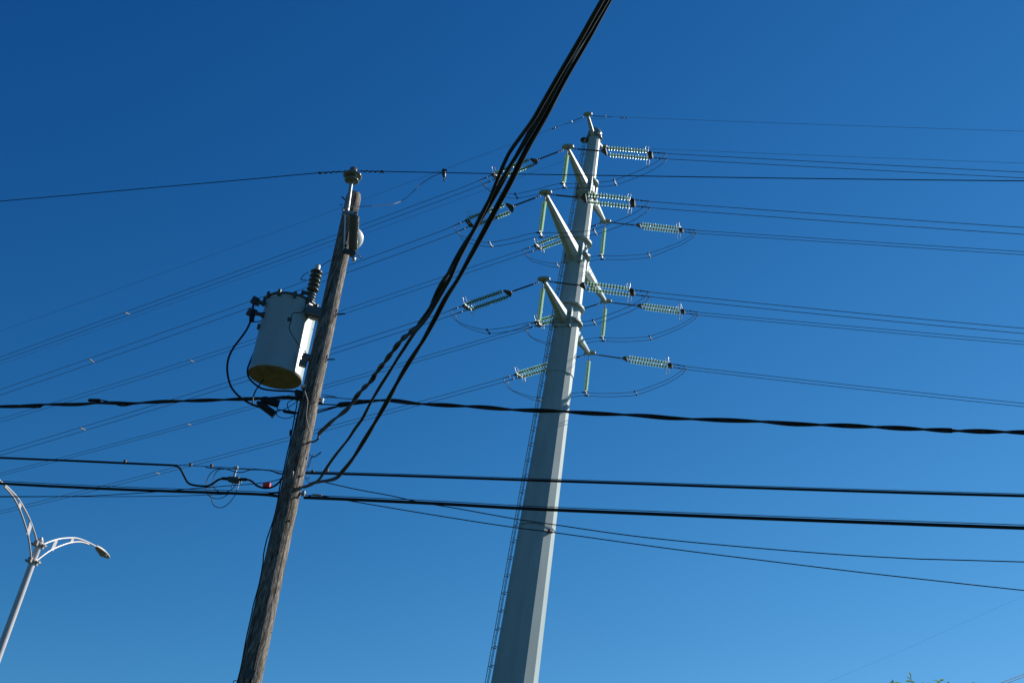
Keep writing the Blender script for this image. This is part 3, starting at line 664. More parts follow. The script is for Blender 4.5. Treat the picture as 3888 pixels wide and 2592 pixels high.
# brackets to the pole
mb = MB(); mb.box(pp(1193, 1184, .02), ER, UP, EC, .10, .062, .05); mb.box(pp(1197, 1206, -.02), ER, UP, EC, .09, .022, .045); part('mounting_bracket', mb, M['bracket'], tr)
mb = MB(); mb.box(pp(1168, 1357, .02), ER, UP, EC, .07, .035, .04); mb.box(pp(1150, 1380, 0), ER, UP, EC, .05, .035, .04); mb.tube([pp(1150, 1353, .07), pp(1150, 1353, .04)], .02, 8); mb.tube([pp(1147, 1382, .06), pp(1147, 1382, .03)], .016, 8)
part('mounting_bracket', mb, M['bracket'], tr)
cable('grounding_strap', [(1168, 1140, .10), (1160, 1155, .14), (1156, 1178, .15), (1140, 1187, .15), (1116, 1187, .16), (1107, 1200, .165), (1106, 1220, .165)], .0055, M['black'], None, None, parent=tr)
cable('grounding_strap', [(1104, 1222, .165), (1098, 1245, .165), (1104, 1262, .165), (1125, 1295, .15), (1140, 1318, .13), (1150, 1330, .10), (1158, 1332, .08), (1162, 1345, .06)], .0055, M['black'], None, None, parent=tr)
mb = MB(); mb.box(pp(1098, 1212, .165), ER, UP, EC, .022, .02, .02); part('ground_lug', mb, M['dark_steel'], tr)
mb = MB(); dn = unit(ER*.35+EC*.6-UP*.6); mb.lathe([(.0, 0), (.040, .0), (.042, .006), (.0, .010)], pp(1153, 1468, .06), dn, 20); part('base_lug', mb, M['white_plastic'], tr)
mb = MB(); mb.tube([pp(1145, 1460, .05), pp(1156, 1480, .06)], .008, 6); part('base_bolt', mb, M['dark_steel'], tr)
for (x0, y0, x1, y1, py) in ((1272, 1192, 1311, 1191, 1193), (1236, 1364, 1271, 1364, 1365)):
    g_ = thing('through_bolt', pp(x0, y0, .03), f'black bolt and square washer right of the wooden pole at the {"upper" if py < 1200 else "lower"} transformer bracket', 'bolt', 'transformer mounting bolts')
    mb = MB(); mb.tube([pp(x0-4, y0, .03), pp(x1, y1, .03)], .0095, 8); mb.tube([pp(x0+2, y0, .03), pp(x0+9, y0, .03)], .019, 6); part('bolt_shank', mb, M['black'], g_)
    mb = MB(); q0 = pp(x0, y0+4, .02); mb.box(q0, ER+UP*-.1, UP+ER*.12, EC, .010, .058, .05); part('washer_plate', mb, M['concrete'], g_)

# ------------------------------------------------------------------ secondary cables
cable('transformer_cable', [(957, 1208, OFFT+.13), (950.5, 1222, OFFT+.13), (936, 1252, OFFT+.13), (912, 1286, OFFT+.13), (885, 1322, OFFT+.13), (867, 1363, -.05), (863, 1409, -.03), (875, 1462, 0), (901, 1498, .0), (938, 1525, .0), (971, 1540, 0), (1000, 1550, 0)], .0135, M['black'], 'thick black cable curving from the transformer terminals round to the lower splice cover', 'cable', k=8)
cable('transformer_cable', [(968, 1330, -.52), (950, 1372, -.45), (940, 1402, -.30), (942, 1425, -.2), (952, 1443, -.15), (975, 1463, -.12), (1000, 1476, -.1), (1048, 1482.5, -.08), (1097, 1484, -.05), (1125, 1487, 0)], .0125, M['black'], 'thick black cable curving from behind the transformer under its base to the wooden pole', 'cable', k=8)
cable('transformer_cable', [(1000, 1440, -.4), (986, 1460, -.3), (971, 1482, -.2), (961, 1508, -.12), (959, 1530, -.08), (962, 1540, -.05)], .0095, M['grey_cable'], 'short shiny cable hanging from under the transformer to the twisted power cable', 'cable', k=8)
def splice(cx, cy, L, H, tilt, off, label, sq=.6):
    root = thing('splice_cover', pp(cx, cy, off), label, 'splice cover', 'black splice covers left of the wooden pole')
    X_ = unit(ER*math.cos(rad(tilt)) + UP*math.sin(rad(tilt))); Y_ = unit(np.cross(EC, X_)); Y_ = Y_ if Y_[2] > 0 else -Y_
    c = pp(cx, cy, off); mb = MB()
    prof_ = [(-1, .35), (-.8, .65), (-.5, .95), (.85, 1.0), (.93, .9)]; vs = []; n = 12
    for (x, h) in prof_:
        for k in range(n):
            t = 2*math.pi*(k+.5)/n; cx_, sy_ = math.cos(t), math.sin(t); cx_ = math.copysign(abs(cx_)**sq, cx_); sy_ = math.copysign(abs(sy_)**sq, sy_)
            vs.append(c + X_*x*L + Y_*H*h*cx_ + EC*H*.8*h*sy_)
    mb.add(vs, [(i*n+k, i*n+(k+1) % n, (i+1)*n+(k+1) % n, (i+1)*n+k) for i in range(len(prof_)-1) for k in range(n)])
    mb.add(vs[:n], [tuple(range(n))]); mb.add(vs[-n:], [tuple(range(n))]); part('cover_body', mb, M['black'], root)
    mb = MB(); mb.box(c + X_*L*.99, X_, Y_, EC, L*.05, H*1.12, H*.85); part('end_flange', mb, M['black'], root)
    return root
splice(1023, 1523, .118, .048, -3, .02, 'upper black splice cover below the transformer, with a flanged end')
splice(1009, 1549, .135, .044, -24, .06, 'black splice cover below the transformer, the lower one tilting down to the right')
# dark spool bracket clump at the pole
sb = thing('spool_bracket', pp(1135, 1505, .02), 'dark spool bracket on the left side of the wooden pole just below the transformer', 'bracket')
mb = MB(); mb.tube([pp(1134, 1486, .03), pp(1132, 1500, .03), pp(1134, 1516, .03)], [.055, .040, .05], 14); part('spool', mb, M['black'], sb)
mb = MB(); mb.box(pp(1142, 1488, .03), ER, UP, EC, .065, .010, .03); mb.box(pp(1142, 1517, .03), ER, UP, EC, .060, .010, .03); mb.box(pp(1156, 1502, .05), ER, UP, EC, .012, .06, .03); part('clevis', mb, M['dark_steel'], sb)
sb = thing('spool_bracket', pp(1218, 1521, .0), 'shiny white porcelain spool on the right side of the wooden pole', 'bracket')
mb = MB(); mb.lathe([(.024, -.03), (.030, -.018), (.022, 0), (.030, .018), (.024, .03)], pp(1221, 1521, .0), UP, 16); part('spool', mb, M['white_plastic'], sb)
mb = MB(); mb.box(pp(1210, 1513, .0), ER, UP, EC, .05, .006, .02); mb.box(pp(1210, 1530, .0), ER, UP, EC, .05, .006, .02); part('clevis', mb, M['dark_steel'], sb)
# thin odds and ends between bracket and splices
cable('service_tail', [(1122, 1512), (1112, 1517), (1096, 1525), (1091, 1536), (1093, 1547), (1099, 1557), (1106, 1563)], .0055, M['black'], 'thin black wire tail looping from the spool bracket to the small connector', 'wire', off=.05)
cable('service_tail', [(1130, 1522), (1116, 1532), (1094, 1546), (1073, 1556), (1062, 1558), (1053, 1563), (1050, 1572), (1056, 1580), (1075, 1587), (1095, 1587), (1117, 1577)], .005, M['black'], 'thin black wire making an open loop below the small connector by the wooden pole', 'wire', off=.06)
cn = thing('cable_connector', pp(1098, 1564, .03), 'small black barrel connector joining a wire to the left side of the wooden pole', 'connector')
mb = MB(); mb.tube([pp(1052, 1554, .03), pp(1070, 1557, .03), pp(1076, 1558, .03)], .009, 8); mb.tube([pp(1075, 1560, .03), pp(1080, 1561, .03), pp(1118, 1567, .03), pp(1124, 1567, .03)], [.014, .021, .021, .014], 10); mb.tube([pp(1122, 1567, .03), pp(1140, 1568, .06)], .012, 8); part('barrel', mb, M['black'], cn)

def twisted_thing(name, P, hr, sr, pitch, phase, label, cat, mats, group=None, step=.03):
    root = thing(name, P[0], label, cat, group)
    for j, mb in enumerate(twist(P, len(sr), hr, sr, pitch, phase, step, pair=True)): part('insulated_strand' if j < len(sr)-1 else 'neutral_strand', mb, mats[j], root)
    return root
spo = pp(1135, 1515, .03)
BL = [(1125, 1512), (1116, 1510), (1073, 1508.5), (1050, 1510), (988, 1512), (940, 1514), (900, 1515), (785, 1519), (650, 1523), (560, 1527), (497, 1531), (420, 1529), (363, 1530), (287, 1535), (172, 1535), (80, 1542), (0, 1543)]
twisted_thing('twisted_power_cable', run(BL, spo, LD, 24), .0125, [.0120, .0120, .007], 1.30, .6, 'thick black twisted power cable running left from the wooden pole below the transformer', 'cable', [M['black'], M['black'], M['neutral']], 'twisted power cables')
BR = [(1325, 1532), (1360, 1527), (1400, 1523), (1450, 1519), (1500, 1521), (1589, 1532), (1717, 1539), (1823, 1544.6), (1951, 1555), (2100, 1559.5), (2140, 1561.7), (2255, 1569), (2425, 1576.5), (2553, 1587), (2723, 1593.6), (2893, 1600), (3015, 1609), (3186, 1614.5), (3398, 1624), (3611, 1634), (3888, 1641)]
twisted_thing('twisted_power_cable', run(BR, spo, RDZ, 20), .0138, [.0125, .0125, .007], 1.22, 1.5, 'thick black twisted power cable running right from the wooden pole across the steel pylon', 'cable', [M['black'], M['black'], M['neutral']], 'twisted power cables')
# splice sleeve and fan of strands between pole and twisted cable (right)
sl_ = thing('splice_sleeve', on_wall(1306, 1534, spo, RDZ), 'fat black sleeve on the twisted cable just right of the wooden pole', 'sleeve')
mb = MB(); mb.tube([on_wall(x, y, spo, RDZ) for x, y in ((1282, 1538), (1291, 1536.5), (1322, 1532.5), (1336, 1530.5))], [.020, .034, .030, .016], 12); part('sleeve_body', mb, M['black'], sl_)
for pts, r_, m_, lb in (([(1208, 1533), (1240, 1535), (1270, 1536), (1290, 1536.5)], .0085, 'black', 'upper'), ([(1204, 1557), (1235, 1551), (1262, 1545), (1290, 1539)], .0065, 'black', 'middle'), ([(1205, 1565), (1235, 1557), (1262, 1549), (1292, 1540)], .0095, 'black', 'lower')):
    cable('cable_strand', None, r_, M[m_], f'{lb} of three black strands fanning from the wooden pole into the fat sleeve', 'cable', pts3=[on_wall(x, y, spo, RDZ) for x, y in pts], group='strands fanning into the sleeve')
cable('neutral_wire', None, .0055, M['wire'], 'bare wire with a wrapped end joining the twisted cable to the white spool', 'wire', pts3=[on_wall(x, y, spo, RDZ) for x, y in ((1222, 1508), (1245, 1506), (1277, 1510), (1330, 1514), (1382, 1519), (1410, 1521))])
tw = twist([on_wall(x, y, spo, RDZ) for x, y in ((1232, 1506.5), (1255, 1506.5), (1277, 1508.5))], 1, .007, .005, .05, 0, .006)[0]
tw.tube(smooth([on_wall(x, y, spo, RDZ) for x, y in ((1222, 1498), (1240, 1499), (1255, 1502.5), (1268, 1504), (1278, 1507))], 4), .004, 6)
solo('wire_tie', tw, M['wire'], 'spiral wire wrapping on the bare wire just right of the white spool', 'wire tie')
cable('wire_wrap', [(1185, 1530, .13), (1200, 1526, .10), (1214, 1520, .03), (1219, 1512, 0)], .006, M['black'], 'dark wire wrapping round the wooden pole to the white spool', 'wire')
# splice on the left cable
sx = thing('splice_box', on_wall(359, 1520, spo, LD), 'small black box on top of the twisted cable near the left edge of the picture', 'splice')
mb = MB(); c = on_wall(359, 1519.5, spo, LD); d = az(LD); mb.tube([c-d*.10, c-d*.08, c+d*.08, c+d*.10], [.012, .024, .024, .012], 10, sm=False); part('box_body', mb, M['black'], sx)
cable('loose_strand', None, .009, M['black'], 'black strand bulging out below the twisted cable beside the small splice box', 'cable', pts3=[on_wall(x, y, spo, LD) for x, y in ((373, 1519), (392, 1520), (421, 1527), (445, 1536), (462, 1540), (480, 1539), (505, 1534), (540, 1530))])

# ---- communication lines C (upper) and D (lower)
cp = pp(1105, 1793, .02); dp = pp(1100, 1885, .02)
def comm(name, pts, P0, azd, r, m_, label, ext=24, cat='cable', off=0, dz=0, group=None, k=5):
    P = run(pts, P0, azd, ext, off)
    if dz: P = [p + UP*dz for p in P]
    return cable(name, None, r, m_, label, cat, pts3=P, k=k, group=group)
CRt = [(1160, 1795), (1300, 1798.5), (1600, 1808), (2000, 1822), (2425, 1836), (2888, 1852), (3400, 1868.5), (3888, 1882)]
comm('communication_cable', CRt, cp, RDZ, .0145, M['black'], 'upper thick black communication cable running right from the wooden pole')
comm('messenger_wire', CRt, cp, RDZ, .0042, M['wire'], 'thin support wire on top of the upper communication cable right of the wooden pole', cat='wire', dz=.022, off=.0)
CLt = [(689, 1787), (682, 1776), (668, 1768), (640, 1765), (475, 1758), (300, 1750), (150, 1743.5), (0, 1737.5)]
C_dip = [(938, 1820), (925, 1818.5)]
Lp_ = [(842, 1816), (830, 1820), (811, 1833), (790, 1843), (770, 1845), (735, 1840), (719.5, 1834), (709, 1822)]
comm('communication_cable', [(840, 1817), (826, 1822), (811, 1833), (796, 1841.5), (784, 1844.5), (760, 1844), (737, 1841), (720, 1836), (710, 1827), (703, 1814)] + CLt, cp, LD, .0135, M['black'], 'upper thick black communication cable running left and dipping into the hanging tap box')
comm('messenger_wire', [(1085, 1790), (1050, 1786), (976, 1780), (900, 1776), (803, 1770.5), (724, 1767), (650, 1762.5), (475, 1754.5), (300, 1746.5), (0, 1734)], cp, LD, .0042, M['wire'], 'thin support wire carrying the upper communication cable left of the wooden pole', cat='wire', off=0)
comm('communication_cable', [(938, 1820), (948, 1822), (960, 1829), (973, 1841), (990, 1849), (1008, 1852), (1026, 1850.5), (1045, 1842), (1060, 1830), (1070, 1817), (1080, 1812)], cp, LD, .0125, M['black'], 'short black cable dipping between the tap box and the wooden pole beside the red tag', ext=0)
for pts, lb in (([(1080, 1795), (1060, 1794), (1030, 1787), (1000, 1783.5), (960, 1782.5), (900, 1779.5), (850, 1779), (835, 1781), (822, 1790), (812, 1810), (808, 1835), (814, 1853), (830, 1865), (850, 1868), (872, 1862), (887, 1849), (895, 1836), (898, 1830)], 'inner'),
                ([(852, 1781), (830, 1779), (812, 1786), (795, 1802), (785, 1825), (782, 1850), (787, 1872), (800, 1886), (822, 1892), (845, 1888), (865, 1876)], 'middle'),
                ([(803, 1838), (802, 1870), (804, 1900), (812, 1918), (830, 1926), (848, 1924), (868, 1910), (885, 1890), (896, 1870), (904, 1850), (908, 1834)], 'outer')):
    cable('wire_loop', None, .0048, M['black'], f'{lb} one of the thin black wire loops round the hanging tap box', 'wire', pts3=[on_wall(x, y, cp, LD, .03 if lb == 'outer' else .015) for x, y in pts], group='thin wire loops by the tap box')
cable('wire_bundle', None, .006, M['black'], 'wavy black wire under the support wire between the tap box and the wooden pole', 'cable', pts3=[on_wall(x, y, cp, LD) for x, y in ((780, 1772), (800, 1776), (850, 1778), (880, 1786), (900, 1792), (925, 1791), (945, 1784), (970, 1782), (1010, 1783), (1035, 1789), (1060, 1798), (1080, 1800))])
tbx = thing('tap_box', on_wall(890, 1820, cp, LD), 'grey cable tap box hanging on a strap below the upper communication cable', 'tap box')
q = lambda x, y, o=0: on_wall(x, y, cp, LD, o)
dL_ = az(LD); nL = np.cross(dL_, UP)
mb = MB(); mb.box(q(889, 1820), dL_, UP, nL, .075, .026, .035); mb.box(q(892, 1828), dL_, UP, nL, .05, .012, .03); part('box_body', mb, M['dark_steel'], tbx)
mb = MB(); mb.tube([q(840, 1815.5), q(846, 1815.5), q(866, 1817), q(873, 1817)], [.012, .020, .020, .015], 10); part('cable_sleeve', mb, M['black'], tbx)
mb = MB(); mb.tube([q(905, 1819), q(912, 1819), q(934, 1819.5), q(940, 1820)], [.015, .020, .020, .012], 10); part('cable_sleeve', mb, M['black'], tbx)
mb = MB(); mb.box((q(896, 1775)+q(890, 1814))/2, UP, dL_, nL, .075, .012, .008); mb.box(q(896, 1775), dL_, UP, nL, .03, .012, .014); mb.tube([q(901, 1768), q(900, 1777)], .005, 5); part('hanging_strap', mb, M['galv'], tbx)
mb = MB(); mb.tube([q(884, 1828), q(882, 1840), q(879, 1850)], .008, 6); mb.tube([q(907, 1828), q(906, 1842), q(900, 1858)], .006, 6); mb.ball(q(913, 1829), .014, 8, 6); part('drop_port', mb, M['horn'], tbx)
rt = MB(); rt.box(on_wall(1013, 1840, cp, LD, -.02), dL_, UP+dL_*.06, nL, .047, .025, .016); solo('red_tag', rt, M['red'], 'bright red tag clipped on the dipping cable left of the wooden pole', 'tag')
for (x, y, wz, lb) in ((475, 1751, LD, 'on the thick cable at the far left'), (724, 1763, LD, 'left of the two by the cable bend'), (803, 1767, LD, 'right of the two by the cable bend'), (1242, 1785, RDZ, 'just right of the wooden pole'), (1187, 1790, RDZ, 'touching the right side of the wooden pole')):
    c = on_wall(x, y, cp, wz); mb = MB(); mb.box(c, az(wz), UP, np.cross(az(wz), UP), .016, .018, .012); mb.tube([c-UP*.018, c-UP*.03], .006, 5)
    solo('lashing_clamp', mb, M['clamp'], f'small brown clamp on the upper support wire, {lb}', 'clamp', 'small square clamps on the support wire')
DRt = [(1155, 1888), (1350, 1896), (1700, 1913), (2000, 1930), (2425, 1948), (2888, 1967), (3400, 1986), (3888, 2003.5)]
DLt = [(1070, 1884.5), (1000, 1876.5), (850, 1870.5), (638, 1863.6), (425, 1855.5), (200, 1845), (0, 1834.5)]
comm('communication_cable', DRt, dp, RDZ, .0195, M['black'], 'lower and thickest black communication cable running right from the wooden pole')
comm('communication_cable', DLt, dp, LD, .0185, M['black'], 'lower and thickest black communication cable running left from the wooden pole')
comm('messenger_wire', DRt, dp, RDZ, .0045, M['wire'], 'thin support wire just above the lowest thick communication cable right of the wooden pole', cat='wire', dz=.032)
comm('messenger_wire', DLt, dp, LD, .0045, M['wire'], 'thin support wire just above the lowest thick communication cable left of the wooden pole', cat='wire', dz=.034)
mb = MB(); mb.tube([on_wall(x, y, dp, LD) for x, y in ((1020, 1873), (1028, 1871.5), (1055, 1869), (1064, 1869))], [.008, .013, .013, .008], 8); solo('wire_grip', mb, M['black'], 'slim black wire grip just above the thickest cable left of the wooden pole', 'grip')
mb = MB(); mb.tube([on_wall(x, y, dp, RDZ) for x, y in ((1184, 1878), (1190, 1878), (1216, 1879.5), (1222, 1880))], [.008, .015, .015, .008], 8); solo('wire_grip', mb, M['galv'], 'slim grey wire grip just above the thickest cable right of the wooden pole', 'grip')
comm('drop_wire', [(1075, 1813), (1068, 1816), (1004, 1831.5), (851, 1844.5), (720, 1855), (595, 1866), (450, 1876), (298, 1883), (150, 1884), (0, 1883.6)], dp, -72, .0052, M['black'], 'thin black drop wire crossing the thickest cable as it runs left from the wooden pole', cat='wire')
comm('drop_wire', [(1085, 1872), (1020, 1872), (940, 1874), (808, 1877), (680, 1881.5), (425, 1884.5), (200, 1884.5), (0, 1886)], dp, -71, .0042, M['black'], 'thin black drop wire running nearly level to the left just below the thickest cable', cat='wire')
comm('drop_wire', [(1215, 1826), (1223, 1827.5), (1355, 1857), (1483, 1880.7), (1597.7, 1906), (1738, 1929.6), (1950.7, 1968), (2100, 1990), (2468, 2041), (3000, 2090), (3432, 2118), (3888, 2132)], cp, 103, .0062, M['black'], 'thin black drop wire falling right from the wooden pole, the upper of the lowest two', cat='wire')
comm('drop_wire', [(1160, 1886), (1180, 1881), (1198, 1878.6), (1313, 1897.7), (1525, 1934), (1738, 1968.7), (1951, 2001), (2100, 2020), (2553, 2083), (3000, 2139), (3313, 2176.6), (3696, 2219), (3888, 2240)], dp, 100, .0062, M['black'], 'thin black drop wire falling right from the wooden pole, the lowest of all the wires', cat='wire')
# wire tangle to the right of the pole
tg = thing('wire_tangle', pp(1165, 1735, .05), 'tangle of thin cut wire ends sticking out right of the wooden pole', 'wire')
for pts in ([(1140, 1736, .13), (1155, 1730, .10), (1172, 1723, .03), (1183, 1732, .02), (1190, 1732, .02), (1205, 1724, .02), (1220, 1714, .02)], [(1190, 1734, .02), (1180, 1738, .02), (1172, 1758, .02), (1169, 1775, .02), (1168, 1790, .02)], [(1187, 1720, .02), (1189, 1731, .02), (1200, 1733, .02), (1218, 1718, .02)], [(1184, 1736, .03), (1178, 1755, .03), (1170, 1775, .03)],
            [(1160, 1800, .03), (1161, 1815, .03), (1168, 1826, .02), (1180, 1833, .01), (1190, 1830, 0)], [(1163, 1812, .03), (1170, 1818, .03), (1175, 1813, .03), (1172, 1808, .03)]):
    cable('wire_end', pts, .0042, M['black'], None, None, parent=tg)
for (xa, ya, xb, yb, dip, lb) in ((1128, 1806, 1158, 1800, 6, 'beside the upper communication cable'), (1118, 1886, 1146, 1876, 10, 'beside the thickest communication cable'), (1108, 1850, 1150, 1842, 8, 'between the two communication cables')):
    cable('wire_wrap', [(xa, ya, .13), ((xa+xb)/2, (ya+yb)/2+dip, .125), (xb-4, yb+2, .07), (xb+2, yb, .01)], .0065, M['black'], f'dark wire wrapped round the wooden pole {lb}', 'wire', group='wires wrapped round the pole')
hk = MB(); hk.tube(smooth([pp(1110, 1787, .14), pp(1113, 1790, .16), pp(1112, 1803, .16), pp(1109, 1812, .14)], 4), .006, 6); solo('pole_hook', hk, M['galv'], 'small pale metal hook on the face of the wooden pole', 'hook')
mb = MB(); mb.lathe([(.02, -.03), (.026, 0), (.02, .03)], pp(1152, 1873, .03), UP, 12); mb.box(pp(1147, 1873, .05), ER, UP, EC, .03, .01, .01); solo('spool_bracket', mb, M['galv'], 'small grey spool at the right edge of the wooden pole by the thickest cable', 'bracket')

# ------------------------------------------------------------------ service drops coming towards the camera
_a = pp(1190, 1670, .0); _b = at_dist(2298, 0, 4.9)
SAZ = math.degrees(math.atan2((_b-_a)[0], (_b-_a)[1]))
def drop_pts(pts, off): return [on_wall(x, y, _a, SAZ, off) for x, y in pts]
def extend_back(P, n, step=1.2):
    d = unit(P[0]-P[4]) if len(P) > 5 else unit(P[0]-P[1])
    return [P[0] + d*step*i + UP*(.004*i*i) for i in range(n, 0, -1)] + P
topQ = [(2301, -5), (2225, 134), (2136, 277), (2069, 402), (2002, 522), (1957, 598), (1908, 685), (1862, 764)]
topP = [(2287, 0), (2211, 134), (2127, 277), (2064, 386), (2024, 455), (1975, 522), (1938, 574), (1912, 625), (1890, 678), (1858, 757)]
topS = [(2312, 0), (2238, 138), (2149, 295), (2082, 424), (2020, 531), (1984, 598), (1938, 692), (1882, 795), (1826, 900), (1778, 988), (1737, 1063), (1693, 1131), (1652, 1209.5), (1605, 1294.6), (1557, 1369), (1520, 1431), (1471, 1521), (1427, 1598), (1381, 1674), (1338, 1742), (1300, 1789), (1279, 1812), (1253, 1822), (1219, 1827), (1190, 1833), (1165, 1845), (1148, 1848), (1138, 1842)]
one = topQ + [(1805, 862), (1768, 925), (1728, 996), (1692, 1054), (1664, 1108), (1645, 1146), (1615, 1202), (1590, 1232), (1554, 1265), (1526.5, 1288), (1506, 1313), (1482, 1345.6), (1458.5, 1376), (1424.5, 1420), (1414, 1440), (1375.5, 1478), (1352.5, 1506.5), (1331, 1537), (1310, 1560), (1280, 1583), (1259, 1600), (1240, 1618), (1222, 1634), (1212, 1645)]
two = topP + [(1815, 845), (1775, 918), (1740, 985), (1712, 1050), (1690, 1090), (1664, 1135), (1632, 1190), (1605, 1228), (1575, 1262), (1545, 1306), (1535, 1322), (1510, 1360), (1484, 1403), (1450, 1456), (1414, 1516), (1393, 1556), (1374, 1592), (1348, 1627), (1321, 1668), (1274, 1727), (1236, 1781), (1215, 1815), (1190, 1835), (1165, 1846), (1148, 1848)]
for nm, pts, off, hr, sr, pitch, m3 in (('one on a hook', one, -.01, .0110, [.0140, .0140, .009], 1.0, 'grey_cable'), ('thin middle one', two, .045, .0030, [.0125, .0125, .006], 2.6, 'grey_cable'), ('right-hand one', topS, -.055, .0055, [.0160, .0160, .008], 2.2, 'black')):
    P = extend_back(drop_pts(pts, off), 8)
    twisted_thing('service_drop', P, hr, sr, pitch, .4, f'black service cable sweeping up from the wooden pole, the {nm}', 'cable', [M['black'] if m3 == 'black' else M['grey_cable'], M['black'], M['neutral']], 'service cables sweeping up to the top of the picture', .02)
mb = MB(); mb.tube(smooth(drop_pts([(1214, 1642), (1209, 1654), (1208, 1664), (1198, 1673), (1187, 1677), (1176, 1674), (1168, 1666)], .03), 6), .012, 10)
solo('drop_hook', mb, M['grey_cable'], 'bent grey hook holding the twisted service cable to the right side of the wooden pole', 'hook')

# ------------------------------------------------------------------ street lamp
LDD = 30.0; LB = at_dist(125, 2130, LDD); LAZm = 14.0; Lg = np.array([LB[0], LB[1], 0.0]); ldh = az(LAZm)
lamp = thing('street_lamp', Lg, 'white double-arm street lamp at the lower left with curved braced arms', 'street lamp')
ztop = on_wall(157.6, 2037, LB, LAZm)[2]
mb = MB(); mb.tube([Lg, Lg+UP*LB[2]*.5, Lg+UP*LB[2], Lg+UP*(ztop-.12), Lg+UP*(ztop-.10), Lg+UP*ztop], [.125, .102, .082, .075, .085, .02], 24); part('lamp_pole', mb, M['lamp_paint'], lamp)
mb = MB(); mb.lathe([(.22, 0), (.22, .03), (.14, .06), (.14, .5), (.13, .52)], Lg, UP, 20); part('base_cover', mb, M['lamp_paint'], lamp)
RU = [(150, 2071), (159, 2068), (187, 2056), (224.5, 2045), (262, 2041), (290, 2042), (318, 2050.5), (346, 2063.6), (367, 2075)]
RLo = [(131, 2131), (138.5, 2127), (183, 2093.5), (224.5, 2073), (267.5, 2059), (299, 2056), (322, 2060), (337, 2065.5)]
prU = [((on_wall(*p, LB, LAZm)-LB)@ldh, on_wall(*p, LB, LAZm)[2]) for p in RU]
prL = [((on_wall(*p, LB, LAZm)-LB)@ldh, on_wall(*p, LB, LAZm)[2]) for p in RLo]
zU = on_wall(146, 2066, LB, LAZm)[2]; zL = on_wall(125, 2130, LB, LAZm)[2]
for z in (zU, zL):
    mb = MB(); mb.lathe([(.10, -.06), (.115, -.05), (.115, .05), (.10, .06)], Lg+UP*z, UP, 16)
    for s_ in (-1, 1):
        mb.box(Lg+UP*z+ldh*.12*s_, ldh, np.cross(ldh, UP), UP, .05, .05, .06)
        mb.tube([Lg+UP*z+np.cross(ldh, UP)*.16*s_-ldh*.1, Lg+UP*z+np.cross(ldh, UP)*.16*s_+ldh*.1], .018, 6)
    mb.box(Lg+UP*z, np.cross(ldh, UP), ldh, UP, .19, .03, .03)
    part('arm_clamp', mb, M['lamp_head'], lamp)
for s_, nm in ((1, 'right arm ending in the luminaire'), (-1, 'left arm rising out of the picture')):
    f = lambda s, z: Lg + ldh*s*s_ + UP*z
    mb = MB(); mb.tube(smooth([f(s, z) for s, z in prU], 5), .023, 12); mb.tube(smooth([f(s, z) for s, z in prL], 5), .022, 12)
    arm = part('lamp_arm', mb, M['lamp_paint'], lamp, nm)
    for fr_ in (.245, .52):
        su = prU[0][0] + (prU[-1][0]-prU[0][0])*fr_
        zu = np.interp(su, [p[0] for p in prU], [p[1] for p in prU]); zl = np.interp(su-.06, [p[0] for p in prL], [p[1] for p in prL])
        mb = MB(); mb.box((f(su, zu)+f(su-.06, zl))/2, UP+ldh*.12*s_, ldh, np.cross(ldh, UP), (zu-zl)/2, .065 if fr_ < .4 else .055, .012); part('arm_brace', mb, M['lamp_paint'], arm)
    e = f(*prU[-1]); d_ = unit(f(*prU[-1]) - f(*prU[-2])); d_ = unit(ldh*s_*1.0 + UP*-.12); side_ = np.cross(d_, UP)
    mb = MB(); vs = []; n = 14; secs = [(-.05, .03, .03), (.0, .05, .05), (.10, .10, .07), (.30, .14, .08), (.52, .135, .075), (.66, .10, .05), (.70, .04, .02)]
    nz_ = unit(np.cross(side_, d_)); nz_ = nz_ if nz_[2] > 0 else -nz_
    for (x, hw_, hh_) in secs:
        for k in range(n):
            t = 2*math.pi*k/n; sy = math.sin(t); vs.append(e + d_*x + side_*hw_*math.cos(t) + nz_*hh_*(sy if sy > 0 else sy*.55))
    mb.add(vs, [(i*n+k, i*n+(k+1) % n, (i+1)*n+(k+1) % n, (i+1)*n+k) for i in range(len(secs)-1) for k in range(n)], True); mb.add(vs[:n], [tuple(range(n))]); mb.add(vs[-n:], [tuple(range(n))])
    hd = part('luminaire', mb, M['lamp_head'], lamp)
    mb = MB(); mb.lathe([(.0, .05), (.08, .042), (.115, .015), (.12, 0)], e + d_*.42 - nz_*.03, -nz_, 18); part('lens', mb, M['lens'], hd)

